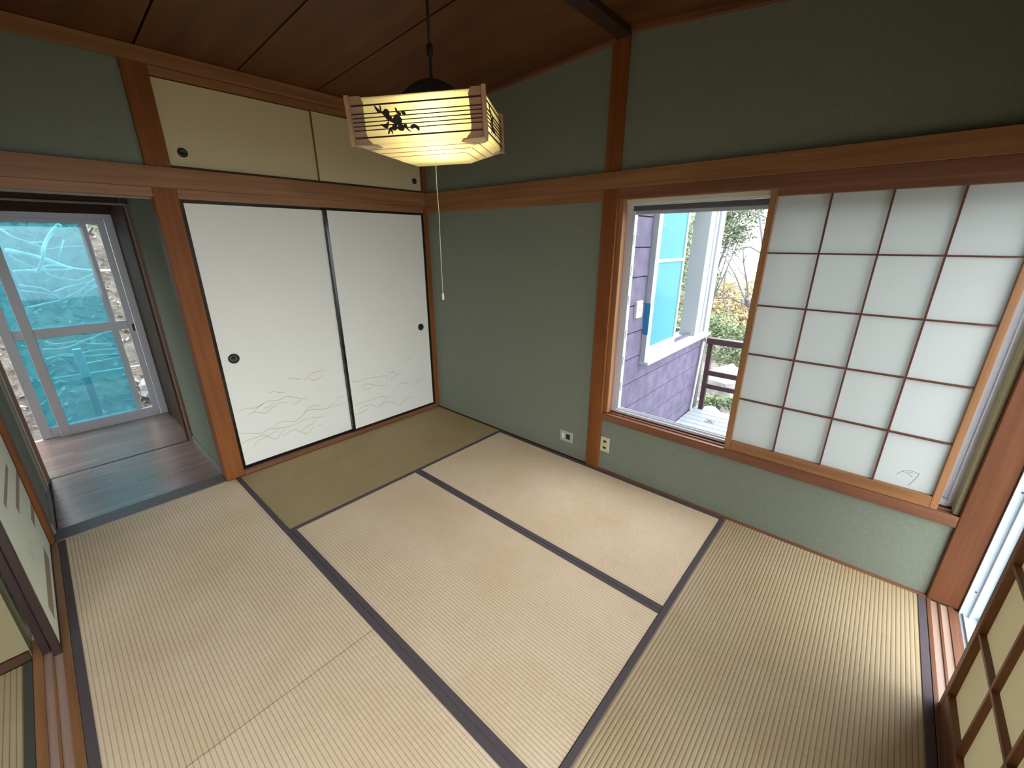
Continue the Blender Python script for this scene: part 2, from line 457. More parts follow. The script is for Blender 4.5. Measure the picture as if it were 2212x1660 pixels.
trim((1.733, 1.815, -2.63, 0.0, 2.565, 2.70), 'beam_y', 'dark ridge beam under the ceiling', 0.003)
# ceiling: a slab above and separate plywood boards below
ceil = struct('ceiling', [(-0.13, 3.66, -2.75, 0.13, 2.72, 2.78)], 'roofing', 'low gabled plywood ceiling')
def ceil_board(x0, x1, y0, y1, f):
    v = []
    for x in (x0, x1):
        for y in (y0, y1):
            for dz in (0.0, 0.012): v.append((x, y, f(x) + dz))
    fc = [(0, 1, 3, 2), (4, 6, 7, 5), (0, 4, 5, 1), (2, 3, 7, 6), (0, 2, 6, 4), (1, 5, 7, 3)]
    geo('ceiling_board', (v, fc), 'ceiling_ply', ceil, ((x0 + x1) / 2, (y0 + y1) / 2, f(x0)))
ye = [0.02, -0.845, -1.30, -1.755, -2.21, -2.64]
for a, b in zip(ye[:-1], ye[1:]):
    ceil_board(0.0, 1.735, b + 0.005, a - 0.005, zl)
    ceil_board(1.813, 3.535, b + 0.005, a - 0.005, zr)
struct('ceiling_backing', [(-0.1, 3.6, -2.7, 0.1, 2.66, 2.70)], 'black_rubber', 'dark void above the ceiling boards')
# roof over house, wing, passage
struct('roof', [(-2.05, 3.75, -5.4, 0.15, 2.80, 2.92)], 'roofing', 'flat roof slab over the house')

# near wall threshold (garden doors) : wooden grooves then aluminium sill
trim([(3.533, 3.640, -2.63, 0.0, -0.05, -0.006), (3.533, 3.547, -2.63, 0.0, -0.006, 0.003), (3.571, 3.580, -2.63, 0.0, -0.006, 0.001), (3.604, 3.622, -2.63, 0.0, -0.006, 0.001)],
     'redwood_y', 'grooved wooden threshold of the garden doors', 0.0008)
trim([(3.548, 3.5705, -2.63, -0.001, -0.0065, -0.004), (3.581, 3.6035, -2.63, -0.001, -0.0065, -0.004)], 'palewood_y', 'pale worn grooves of the garden door threshold', 0)
trim((3.53, 3.64, -2.63, 0.0, 1.775, 1.80), 'redwood_y', 'head rail above the garden doors')
trim((3.533, 3.639, -2.74, -2.63, 0.0, 1.80), 'redwood_z', 'post at the near end of the garden doors', 0.003)
# passage between tatami room and corridor
hall = struct('floor', [(-2.0, -0.055, -5.0, -1.7, -0.10, -0.022)], 'deck_frame', 'brown laminate floor of passage and corridor')
random.seed(4)
def planks(x0, x1, n, y0, y1):
    w = (x1 - x0) / n
    for i in range(n):
        cut = y0 + (0.25 + 0.5 * ((i * 0.37) % 1)) * (y1 - y0)
        for a, b in ((y0, cut), (cut, y1)):
            B(hall, 'plank', x0 + i * w + 0.0003, x0 + (i + 1) * w - 0.0003, a + 0.0003, b - 0.0003, -0.022, -0.006, 'laminate', 0.0003)
planks(-0.952, -0.148, 8, -2.625, -1.812)
planks(-1.86, -0.968, 10, -3.9, -1.80)
trim((-0.147, -0.012, -2.64, -1.826, -0.05, 0.0), 'sill_grey', 'dark threshold strip of the passage')
trim((-0.012, -0.001, -2.63, -1.826, -0.05, 0.002), 'palewood_y', 'pale edge strip of the passage threshold', 0.0005)
trim([(-0.971, -0.953, -2.64, -1.815, -0.02, -0.0045)], 'black_rubber', 'black joint between passage and corridor floors', 0)
struct('wall_passage', [(-0.96, -0.11, -1.812, -1.73, -0.05, 2.1)], 'green_plaster', 'dark green plaster side wall of the passage')
struct('baseboard_passage', [(-0.955, -0.112, -1.822, -1.812, -0.02, 0.045)], 'grey_base', 'grey skirting of the passage', 0.0015)
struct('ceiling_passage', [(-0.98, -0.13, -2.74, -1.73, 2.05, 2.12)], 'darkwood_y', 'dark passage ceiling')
trim([(-1.02, -0.955, -1.845, -1.73, -0.01, 1.80)], 'darkwood_z', 'dark wood jamb between passage and corridor', 0.002)
trim([(-0.955, -0.930, -1.832, -1.80, -0.01, 1.795)], 'taupe_paint', 'pale jamb strip between passage and corridor', 0.001)
trim([(-0.930, -0.905, -1.826, -1.80, -0.01, 1.795)], 'redwood_z', 'reddish jamb strip between passage and corridor', 0.001)
trim([(-1.02, -0.955, -2.64, -1.845, 1.795, 2.10)], 'darkwood_y', 'dark header between passage and corridor', 0.002)
trim([(-0.957, -0.930, -2.64, -1.83, 1.785, 1.797)], 'taupe_paint', 'pale lip of the corridor header', 0.001)
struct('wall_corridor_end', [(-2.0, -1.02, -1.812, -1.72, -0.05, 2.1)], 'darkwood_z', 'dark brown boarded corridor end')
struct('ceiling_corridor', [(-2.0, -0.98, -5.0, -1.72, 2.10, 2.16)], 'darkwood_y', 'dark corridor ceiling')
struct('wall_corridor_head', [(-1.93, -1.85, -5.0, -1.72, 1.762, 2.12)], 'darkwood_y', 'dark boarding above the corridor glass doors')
struct('wall_corridor_inner', [(-0.98, -0.90, -5.0, -2.72, -0.05, 2.12)], 'green_plaster', 'inner corridor wall')
struct('wall_corridor_close', [(-2.0, -0.90, -5.1, -5.0, -0.05, 2.12)], 'green_plaster', 'closed far end of the corridor')
# left side wall of the passage (seen almost edge on)
struct('wall_passage_left', [(-0.60, -0.11, -2.74, -2.642, -0.05, 2.1)], 'green_plaster', 'green plaster strip beside the passage post')
trim((-0.70, -0.60, -2.74, -2.634, -0.01, 2.1), 'taupe_paint', 'taupe door casing in the passage', 0.002)
trim((-0.885, -0.70, -2.74, -2.640, -0.01, 2.1), 'cream_paint', 'cream panel beside the taupe casing', 0.002)
trim((-0.975, -0.885, -2.74, -2.628, -0.01, 2.1), 'redwood_z', 'brown corner casing towards the corridor', 0.002)
struct('baseboard_passage_left', [(-0.60, -0.112, -2.645, -2.632, -0.02, 0.06)], 'taupe_paint', 'taupe skirting on the left of the passage', 0.0015)
# front threshold between the two tatami rooms
trim([(-0.0, 3.53, -2.737, -2.631, -0.05, -0.008), (0.0, 3.53, -2.657, -2.631, -0.008, 0.002), (0.0, 3.53, -2.688, -2.682, -0.008, 0.0), (0.0, 3.53, -2.737, -2.711, -0.008, 0.002)],
     'wood_x', 'grooved threshold between the two tatami rooms', 0.0008)
trim([(0.0, 3.53, -2.6815, -2.6575, -0.0085, -0.0055), (0.0, 3.53, -2.7105, -2.6885, -0.0085, -0.0055)], 'palewood_x', 'pale sliding grooves of the front threshold', 0)
trim((0.0, 3.53, -2.737, -2.631, 1.775, 1.81), 'wood_x', 'head rail above the front sliding doors')
trim((3.42, 3.53, -2.74, -2.631, 0.0, 1.80), 'wood_z', 'near post of the front opening', 0.003)

# ------------------------------------------------------------------ tatami mats
def rib_surface(L, Wd, m):
    key = ('rib', round(L, 3), round(Wd, 3), m)
    if key in CACHE: return CACHE[key]
    n = max(1, round(Wd / RIB))
    us = (0, 0.06, 0.14, 0.27, 0.5, 0.73, 0.86, 0.94)
    prof = []
    k0 = -math.ceil(Wd / 2 / RIB)
    y = k0
    while y * RIB < Wd / 2 + RIB:
        for u in us:
            yy = (y + u) * RIB
            if -Wd / 2 <= yy <= Wd / 2: prof.append((yy, -0.0016 + 0.0016 * (math.sin(math.pi * u) ** 0.45 if u else 0)))
        y += 1
    prof = [(-Wd / 2, -0.001)] + prof + [(Wd / 2, -0.001)]
    v = [(-L / 2, a, z) for a, z in prof] + [(L / 2, a, z) for a, z in prof]
    N = len(prof)
    f = [(i, N + i, N + i + 1, i + 1) for i in range(N - 1)]
    me = mesh_from('ribs', v, f, m, True)
    CACHE[key] = me
    return me
def tatami(x0, x1, y0, y1, along, heri, label, m='tatami_straw', hm='heri_cloth', z=0.0):
    """along: 'x' or 'y' = direction of the ribs; heri: list of (x0,x1,y0,y1) cloth borders"""
    g = 0.0008
    x0 += g * 2; x1 -= g * 2; y0 += g; y1 -= g
    cx, cy = (x0 + x1) / 2, (y0 + y1) / 2
    t = thing('tatami_mat', label, 'tatami mat', (cx, cy, z - 0.055), 'tatami mats')
    B(t, 'mat_core', x0, x1, y0, y1, z - 0.055, z - 0.003, m, 0)
    L, Wd = (x1 - x0, y1 - y0) if along == 'x' else (y1 - y0, x1 - x0)
    s = link('woven_surface', rib_surface(L, Wd, m), t, (cx, cy, z))
    if along == 'y': s.rotation_euler.z = math.radians(90)
    for h in heri:
        B(t, 'cloth_border', h[0], h[1], h[2], h[3], z - 0.02, z + 0.0022, hm, 0.0012)
    return t
H = 0.027
tatami(0.0, 0.866, -1.748, 0.0, 'y', [(0.840, 0.865, -1.747, -0.001)], 'tatami mat in front of the closet sliding doors, colour darkened for its dull sheen', 'tatami_olive_sheen_dimmed')
tatami(0.866, 2.645, -0.878, 0.0, 'x', [(0.867, 2.644, -0.028, -0.001), (0.867, 2.644, -0.877, -0.851)], 'tatami mat lying along the wall below the wall switch plate')
tatami(0.866, 2.645, -1.748, -0.878, 'x', [(0.867, 2.644, -0.904, -0.879), (0.867, 2.644, -1.747, -1.722)], 'middle tatami mat in the centre of the floor')
tatami(0.0, 1.772, -2.631, -1.748, 'x', [(0.001, 1.771, -1.777, -1.749), (0.001, 1.771, -2.630, -2.602)], 'tatami mat leading from the passage doorway')
tatami(1.772, 3.532, -2.631, -1.748, 'x', [(1.773, 3.531, -1.777, -1.749), (1.773, 3.531, -2.630, -2.602)], 'tatami mat at the bottom edge, butted end to end to the passage mat')
tatami(2.645, 3.532, -1.748, 0.0, 'y', [(2.646, 2.673, -1.747, -0.001), (3.504, 3.531, -1.747, -0.001)], 'tatami mat beside the garden door threshold, colour darkened for its weaker sheen', 'tatami_gold_sheen_dimmed')
tatami(0.895, 2.65, -3.62, -2.738, 'x', [(0.896, 2.649, -2.763, -2.739)], 'tatami mat in the next room, seen at the lower left corner', 'tatami_gold_sheen_dimmed', 'heri_cloth_green')

# ------------------------------------------------------------------ closet sliding doors
def pull(parent, axis, c, r, m1='bronze', m2='bronze_dark', sgn=1):
    q = geo('finger_pull', lathe_geo([(r, -0.004), (r, 0.0035 * sgn), (r * 0.82, 0.004 * sgn), (r * 0.74, 0.001 * sgn)], axis, c), m2, parent, c, True)
    geo('cup', lathe_geo([(r * 0.74, -0.003), (r * 0.72, 0.0012 * sgn), (r * 0.5, 0.0016 * sgn), (r * 0.45, 0.0008 * sgn)], axis, c), m1, q, c, True)
def ribbon(lines, x, w):
    parts = []
    for pl in lines:
        P = smooth_path([(x, p[1], p[2]) for p in pl], 3)
        v, f = [], []
        for i, p in enumerate(P):
            t = (P[min(i + 1, len(P) - 1)] - P[max(i - 1, 0)]).normalized()
            n = Vector((0, -t.z, t.y))
            ww = w * (0.55 + 0.45 * math.sin(math.pi * min(1, (i + 0.5) / len(P))))
            v += [tuple(p + n * ww), tuple(p - n * ww)]
        f = [(2 * i, 2 * i + 1, 2 * i + 3, 2 * i + 2) for i in range(len(P) - 1)]
        parts.append((v, f))
    return merge(parts)
def fusuma(name, label, x, y0, y1, z0, z1, fw, lines, pc, pr, paper='fusuma_paper', lac='black_lacquer', group=None):
    t = thing(name, label, 'sliding door', (x, (y0 + y1) / 2, z0), group)
    B(t, 'paper_panel', x - 0.018, x - 0.003, y0 + 0.004, y1 - 0.004, z0 + 0.004, z1 - 0.004, paper, 0)
    if fw:
        B(t, 'stile', x - 0.022, x, y0, y0 + fw, z0, z1, lac, 0.002)
        B(t, 'stile', x - 0.022, x, y1 - fw, y1, z0, z1, lac, 0.002)
        B(t, 'bottom_rail', x - 0.022, x, y0 + fw, y1 - fw, z0, z0 + fw, lac, 0.002)
        B(t, 'top_rail', x - 0.022, x, y0 + fw, y1 - fw, z1 - fw, z1, lac, 0.002)
    else:
        B(t, 'edge_strip', x - 0.020, x - 0.001, y0, y0 + 0.004, z0, z1, 'redwood_z', 0)
        B(t, 'edge_strip', x - 0.020, x - 0.001, y1 - 0.004, y1, z0, z1, 'redwood_z', 0)
    if lines:
        geo('painted_cloud_lines', ribbon(lines, x - 0.0024, 0.0019), 'gold_line', t, (x, (y0 + y1) / 2, z0))
    pull(t, 'x', (x - 0.003, pc[0], pc[1]), pr)
    return t
BR1 = [[(-2.7, -2.084, 1.693), (-2.7, -2.134, 1.642), (-2.7, -2.196, 1.563), (-2.7, -2.239, 1.484), (-2.7, -2.266, 1.398), (-2.7, -2.331, 1.276)], [(-2.7, -2.456, 1.48), (-2.7, -2.381, 1.451), (-2.7, -2.312, 1.428), (-2.7, -2.243, 1.397), (-2.7, -2.175, 1.35), (-2.7, -2.102, 1.313), (-2.7, -2.022, 1.294), (-2.7, -1.919, 1.285), (-2.7, -1.818, 1.276)], [(-2.7, -2.444, 1.65), (-2.7, -2.394, 1.59), (-2.7, -2.308, 1.541), (-2.7, -2.242, 1.502)], [(-2.7, -2.46, 1.297), (-2.7, -2.345, 1.299), (-2.7, -2.262, 1.302), (-2.7, -2.161, 1.297), (-2.7, -2.092, 1.309)], [(-2.7, -2.453, 1.438), (-2.7, -2.401, 1.373), (-2.7, -2.32, 1.319)], [(-2.7, -2.272, 1.28), (-2.7, -2.229, 1.241), (-2.7, -2.155, 1.213), (-2.7, -2.085, 1.201), (-2.7, -2.007, 1.235), (-2.7, -1.923, 1.27)], [(-2.7, -2.461, 1.182), (-2.7, -2.39, 1.166), (-2.7, -2.323, 1.142), (-2.7, -2.269, 1.084), (-2.7, -2.229, 1.026)], [(-2.7, -2.463, 1.135), (-2.7, -2.366, 1.115), (-2.7, -2.284, 1.085)], [(-2.7, -2.462, 0.982), (-2.7, -2.343, 0.999), (-2.7, -2.234, 1.026), (-2.7, -2.109, 1.101), (-2.7, -2.022, 1.173), (-2.7, -1.924, 1.238)], [(-2.7, -2.268, 1.107), (-2.7, -2.173, 1.137), (-2.7, -2.053, 1.167), (-2.7, -1.994, 1.195)], [(-2.7, -2.09, 1.563), (-2.7, -2.135, 1.468), (-2.7, -2.164, 1.395)], [(-2.7, -2.226, 1.484), (-2.7, -2.083, 1.504), (-2.7, -1.97, 1.51)], [(-2.7, -1.927, 1.15), (-2.7, -2.06, 1.089), (-2.7, -2.126, 0.96)], [(-2.7, -2.308, 1.541), (-2.7, -2.22, 1.548)], [(-2.7, -2.303, 1.304), (-2.7, -2.253, 1.339), (-2.7, -2.178, 1.339), (-2.7, -2.112, 1.318)]]
BR2 = [[(-2.5, -2.463, 0.611), (-2.5, -2.344, 0.6), (-2.5, -2.256, 0.619), (-2.5, -2.195, 0.641), (-2.5, -2.102, 0.665), (-2.5, -1.97, 0.718)], [(-2.5, -2.466, 0.517), (-2.5, -2.342, 0.543), (-2.5, -2.251, 0.529), (-2.5, -2.133, 0.538), (-2.5, -1.942, 0.518)], [(-2.5, -2.46, 0.52), (-2.5, -2.362, 0.527), (-2.5, -2.23, 0.496), (-2.5, -2.085, 0.487), (-2.5, -1.946, 0.476)], [(-2.5, -2.23, 0.425), (-2.5, -2.13, 0.424), (-2.5, -2.037, 0.434), (-2.5, -1.946, 0.445)], [(-2.5, -2.434, 0.683), (-2.5, -2.369, 0.648), (-2.5, -2.221, 0.649), (-2.5, -2.162, 0.61), (-2.5, -1.944, 0.566)], [(-2.5, -2.149, 0.616), (-2.5, -2.08, 0.686), (-2.5, -1.966, 0.709)]]
RAILL = [[(-2.5, -2.463, 0.347), (-2.5, -2.275, 0.347)], [(-2.5, -2.232, 0.343), (-2.5, -1.942, 0.339)], [(-2.5, -2.214, 0.595), (-2.5, -2.255, 0.38)]]
FL = [[(-0.03, -1.313, 0.597), (-0.03, -1.286, 0.604), (-0.03, -1.243, 0.586), (-0.03, -1.217, 0.582)], [(-0.03, -1.206, 0.563), (-0.03, -1.152, 0.6), (-0.03, -1.094, 0.612), (-0.03, -1.024, 0.601)], [(-0.03, -1.164, 0.57), (-0.03, -1.126, 0.548), (-0.03, -1.088, 0.559), (-0.03, -1.056, 0.581)], [(-0.03, -1.452, 0.535), (-0.03, -1.424, 0.538), (-0.03, -1.389, 0.521), (-0.03, -1.346, 0.513)], [(-0.03, -1.661, 0.453), (-0.03, -1.619, 0.467), (-0.03, -1.553, 0.453), (-0.03, -1.471, 0.477), (-0.03, -1.412, 0.464), (-0.03, -1.346, 0.477), (-0.03, -1.297, 0.458), (-0.03, -1.248, 0.433), (-0.03, -1.201, 0.424)], [(-0.03, -1.575, 0.425), (-0.03, -1.535, 0.455), (-0.03, -1.503, 0.469)], [(-0.03, -1.612, 0.416), (-0.03, -1.57, 0.424), (-0.03, -1.504, 0.396), (-0.03, -1.457, 0.42), (-0.03, -1.384, 0.444), (-0.03, -1.349, 0.423)], [(-0.03, -1.509, 0.436), (-0.03, -1.479, 0.434), (-0.03, -1.438, 0.454)], [(-0.03, -1.316, 0.406), (-0.03, -1.264, 0.416), (-0.03, -1.248, 0.433)], [(-0.03, -1.687, 0.303), (-0.03, -1.626, 0.281), (-0.03, -1.559, 0.256), (-0.03, -1.508, 0.271), (-0.03, -1.46, 0.261), (-0.03, -1.398, 0.247), (-0.03, -1.332, 0.247), (-0.03, -1.269, 0.259), (-0.03, -1.22, 0.259)], [(-0.03, -1.475, 0.266), (-0.03, -1.442, 0.288), (-0.03, -1.39, 0.296), (-0.03, -1.322, 0.27), (-0.03, -1.255, 0.301), (-0.03, -1.209, 0.328), (-0.03, -1.141, 0.311), (-0.03, -1.07, 0.296), (-0.03, -1.001, 0.299), (-0.03, -0.911, 0.3)], [(-0.03, -1.254, 0.312), (-0.03, -1.192, 0.35), (-0.03, -1.122, 0.34)], [(-0.03, -1.07, 0.293), (-0.03, -1.028, 0.323), (-0.03, -0.998, 0.318)], [(-0.03, -1.695, 0.218), (-0.03, -1.64, 0.236), (-0.03, -1.581, 0.235), (-0.03, -1.544, 0.238), (-0.03, -1.518, 0.216), (-0.03, -1.468, 0.176), (-0.03, -1.43, 0.213), (-0.03, -1.383, 0.241)], [(-0.03, -1.622, 0.171), (-0.03, -1.586, 0.208), (-0.03, -1.523, 0.218), (-0.03, -1.484, 0.233), (-0.03, -1.431, 0.243)], [(-0.03, -1.419, 0.184), (-0.03, -1.339, 0.207), (-0.03, -1.29, 0.17), (-0.03, -1.253, 0.143), (-0.03, -1.19, 0.182)], [(-0.03, -1.29, 0.174), (-0.03, -1.237, 0.202), (-0.03, -1.201, 0.205), (-0.03, -1.174, 0.236)], [(-0.03, -1.195, 0.266), (-0.03, -1.151, 0.247), (-0.03, -1.104, 0.244)], [(-0.03, -1.162, 0.172), (-0.03, -1.127, 0.184)], [(-0.03, -0.977, 0.356), (-0.03, -0.926, 0.361)]]
FR = [[(-0.012, -0.856, 0.479), (-0.012, -0.79, 0.457), (-0.012, -0.739, 0.465), (-0.012, -0.671, 0.46), (-0.012, -0.602, 0.455), (-0.012, -0.549, 0.451), (-0.012, -0.524, 0.424)], [(-0.012, -0.52, 0.465), (-0.012, -0.464, 0.466), (-0.012, -0.429, 0.443)], [(-0.012, -0.5, 0.392), (-0.012, -0.45, 0.423), (-0.012, -0.371, 0.438)], [(-0.012, -0.776, 0.401), (-0.012, -0.736, 0.423), (-0.012, -0.662, 0.396), (-0.012, -0.612, 0.37), (-0.012, -0.539, 0.372)], [(-0.012, -0.767, 0.378), (-0.012, -0.717, 0.369), (-0.012, -0.681, 0.384)], [(-0.012, -0.435, 0.297), (-0.012, -0.401, 0.337), (-0.012, -0.333, 0.328), (-0.012, -0.301, 0.297)], [(-0.012, -0.251, 0.289), (-0.012, -0.201, 0.317), (-0.012, -0.148, 0.317)], [(-0.012, -0.35, 0.507), (-0.012, -0.312, 0.542), (-0.012, -0.267, 0.545)], [(-0.012, -0.844, 0.265), (-0.012, -0.781, 0.27), (-0.012, -0.695, 0.27), (-0.012, -0.605, 0.275), (-0.012, -0.544, 0.253)], [(-0.012, -0.821, 0.216), (-0.012, -0.769, 0.233), (-0.012, -0.692, 0.219), (-0.012, -0.643, 0.186), (-0.012, -0.584, 0.225), (-0.012, -0.533, 0.263)], [(-0.012, -0.629, 0.187), (-0.012, -0.539, 0.208), (-0.012, -0.468, 0.164), (-0.012, -0.421, 0.146), (-0.012, -0.348, 0.179), (-0.012, -0.267, 0.172)], [(-0.012, -0.856, 0.177), (-0.012, -0.792, 0.186), (-0.012, -0.729, 0.204)]]
TR = [[(0.967, 5.0, 1.426), (1.104, 5.0, 1.264), (1.275, 5.0, 1.041), (1.36, 5.0, 0.892), (1.475, 5.0, 0.7)], [(1.31, 5.0, 1.443), (1.343, 5.0, 1.246), (1.402, 5.0, 1.035), (1.446, 5.0, 0.872), (1.475, 5.0, 0.7)], [(1.308, 5.0, 1.455), (1.416, 5.0, 1.468), (1.577, 5.0, 1.386)], [(1.475, 5.0, 0.7), (1.486, 5.0, 0.603), (1.561, 5.0, 0.545)], [(1.127, 5.0, 1.124), (1.124, 5.0, 0.982), (1.144, 5.0, 0.772), (1.173, 5.0, 0.668), (1.261, 5.0, 0.474)], [(0.965, 5.0, 0.853), (1.159, 5.0, 0.76), (1.248, 5.0, 0.674)], [(1.033, 5.0, 0.662), (1.221, 5.0, 0.685), (1.38, 5.0, 0.62), (1.49, 5.0, 0.578)], [(1.141, 5.0, 1.112), (1.212, 5.0, 1.051), (1.292, 5.0, 1.01)], [(1.233, 5.0, 2.011), (1.391, 5.0, 1.946), (1.498, 5.0, 1.902), (1.578, 5.0, 1.848)], [(1.415, 5.0, 1.997), (1.469, 5.0, 1.846), (1.528, 5.0, 1.635), (1.56, 5.0, 1.517)], [(1.056, 5.0, 1.415), (1.202, 5.0, 1.267), (1.384, 5.0, 1.034)], [(1.186, 5.0, 1.367), (1.266, 5.0, 1.319), (1.345, 5.0, 1.234)]]
fusuma('closet_sliding_door', 'large cream closet sliding door next to the passage post, brushed gold cloud lines low down', -0.030, -1.714, -0.868, 0.032, 1.783, 0.022, FL, (-1.619, 0.822), 0.033, group='closet sliding doors')
fusuma('closet_sliding_door', 'large cream closet sliding door nearest the far room corner, black framed', -0.004, -0.890, -0.028, 0.034, 1.783, 0.022, FR, (-0.134, 0.815), 0.030, group='closet sliding doors')
fusuma('cupboard_door', 'small khaki upper cupboard door with ringed pull beside the tall post', -0.020, -1.714, -0.878, 1.947, 2.370, 0.0, None, (-1.642, 2.022), 0.024, 'cupboard_paper', group='upper cupboard doors')
fusuma('cupboard_door', 'small khaki upper cupboard door half hidden behind the pendant lamp', -0.006, -0.888, -0.028, 1.947, 2.370, 0.0, None, (-0.092, 2.020), 0.022, 'cupboard_paper', group='upper cupboard doors')

# sliding doors to the next room, seen almost edge on at the left margin
def front_fusuma(label, yf, x0, x1, prints, group):
    t = thing('sliding_room_door', label, 'sliding door', ((x0 + x1) / 2, yf - 0.011, 0.0), group)
    B(t, 'paper_panel', x0 + 0.004, x1 - 0.004, yf - 0.018, yf - 0.002, 0.004, 1.77, 'fusuma_paper_green', 0)
    B(t, 'stile', x1 - 0.026, x1, yf - 0.023, yf, -0.004, 1.775, 'brown_lacquer', 0.002)
    B(t, 'stile', x0, x0 + 0.012, yf - 0.023, yf, -0.004, 1.775, 'brown_lacquer', 0.002)
    B(t, 'bottom_rail', x0 + 0.012, x1 - 0.026, yf - 0.023, yf, -0.004, 0.014, 'brown_lacquer', 0.002)
    for (a, b, c, d) in prints:
        B(t, 'printed_bar', a, b, yf - 0.003, yf - 0.0014, c, d, 'print_brown', 0)
    return t
ff = front_fusuma('pale green sliding door with brown printed bars at the left edge', -2.657, 0.004, 0.935,
             [(0.24, 0.705, 0.566, 0.594), (0.02, 0.485, 0.436, 0.474), (0.02, 0.244, 0.236, 0.286), (0.25, 0.78, 0.058, 0.128)], 'sliding doors to the next room')
random.seed(11)
sp = []
for i in range(70):
    x = random.gauss(0.64, 0.09); z = random.gauss(0.30, 0.03); r = random.uniform(0.0008, 0.003)
    sp.append(([(x - r, -2.6584, z - r * 1.6), (x + r, -2.6584, z - r), (x + r * 0.6, -2.6584, z + r * 1.7), (x - r * 0.7, -2.6584, z + r)], [(0, 1, 2, 3)]))
q = geo('printed_speckle', merge(sp), 'print_brown', ff, (0.64, -2.6584, 0.30)); q['kind'] = 'stuff'
front_fusuma('brown edged sliding door tucked behind the pale green one', -2.6875, 0.004, 0.895, [], 'sliding doors to the next room')

# ------------------------------------------------------------------ shoji screens
def shoji_wall(label, x0, x1, z0, z1, yf):
    """screen in the plane y = yf facing -y"""
    t = thing('shoji_screen', label, 'shoji screen', ((x0 + x1) / 2, yf + 0.015, z0))
    sw, d = 0.031, 0.026
    B(t, 'stile', x0, x0 + sw, yf, yf + d, z0, z1, 'wood_z', 0.002)
    B(t, 'stile', x1 - sw + 0.005, x1, yf, yf + d, z0, z1, 'wood_z', 0.002)
    B(t, 'bottom_rail', x0 + sw, x1 - sw + 0.005, yf, yf + d, z0, z0 + 0.056, 'wood_x', 0.002)
    B(t, 'top_rail', x0 + sw, x1 - sw + 0.005, yf, yf + d, 1.752, z1, 'redwood_x', 0.002)
    ix0, ix1, iz0, iz1 = x0 + sw, x1 - sw + 0.005, z0 + 0.056, 1.752
    px, pz = (ix1 - ix0) / 4, (iz1 - iz0) / 5
    for i in range(1, 4):
        B(t, 'lattice_upright', ix0 + px * i - 0.0035, ix0 + px * i + 0.0035, yf + 0.006, yf + 0.020, iz0, iz1, 'kumiko_y', 0)
    for j in range(1, 5):
        B(t, 'lattice_bar', ix0, ix1, yf + 0.0055, yf + 0.020, iz0 + pz * j - 0.0035, iz0 + pz * j + 0.0035, 'kumiko_y', 0)
    panes = {}
    for i in range(4):
        for j in range(5):
            panes[i, j] = B(t, 'paper_pane', ix0 + px * i, ix0 + px * (i + 1), yf + 0.0202, yf + 0.0210, iz0 + pz * j, iz0 + pz * (j + 1), 'shoji_paper', 0)
    return t, panes
sh, panes = shoji_wall('wide shoji screen with twenty panes covering the right half of the window', 2.588, 3.463, 0.437, 1.795, 0.010)
# pencil scrawl on the lowest right pane
scr = [[(3.305, 0.545), (3.325, 0.572), (3.350, 0.580), (3.375, 0.575)], [(3.322, 0.568), (3.342, 0.563), (3.358, 0.552)], [(3.375, 0.578), (3.372, 0.556), (3.360, 0.52), (3.352, 0.508)], [(3.338, 0.574), (3.356, 0.569)]]
parts = []
for pl in scr:
    P = smooth_path([(a, 0.0298, b) for a, b in pl], 4)
    parts.append(tube_geo(P, 0.0006, 4))
geo('pencil_mark', merge(parts), 'bronze_dark', panes[3, 0], (3.34, 0.0298, 0.55))

def shoji_side(label, x, y0, y1, z0, z1, group=None):
    """screen in the plane x = const facing -x (towards the room)"""
    t = thing('shoji_screen', label, 'shoji screen', (x + 0.014, (y0 + y1) / 2, z0), group)
    sw, d = 0.036, 0.026
    B(t, 'stile', x, x + d, y0, y0 + sw, z0, z1, 'darkwood_z', 0.003)
    B(t, 'stile', x, x + d, y1 - sw, y1, z0, z1, 'redwood_z', 0.003)
    B(t, 'bottom_rail', x, x + d, y0 + sw, y1 - sw, z0, z0 + 0.088, 'redwood_y', 0.003)
    B(t, 'top_rail', x, x + d, y0 + sw, y1 - sw, z1 - 0.04, z1, 'redwood_y', 0.003)
    iy0, iy1, iz0, iz1 = y0 + sw, y1 - sw, z0 + 0.088, z1 - 0.04
    nz = 6; ny = 4
    py, pz = (iy1 - iy0) / ny, (iz1 - iz0) / nz
    for i in range(1, ny):
        B(t, 'lattice_upright', x + 0.004, x + 0.020, iy0 + py * i - 0.006, iy0 + py * i + 0.006, iz0, iz1, 'redwood_z', 0)
    for j in range(1, nz):
        B(t, 'lattice_bar', x + 0.0035, x + 0.020, iy0, iy1, iz0 + pz * j - 0.006, iz0 + pz * j + 0.006, 'redwood_y', 0)
    for i in range(ny):
        for j in range(nz):
            B(t, 'paper_pane', x + 0.0202, x + 0.0210, iy0 + py * i, iy0 + py * (i + 1), iz0 + pz * j, iz0 + pz * (j + 1), 'shoji_paper_aged', 0)
shoji_side('brown framed shoji screen standing in the garden door track at the lower right corner', 3.546, -1.60, -0.600, -0.003, 1.778)

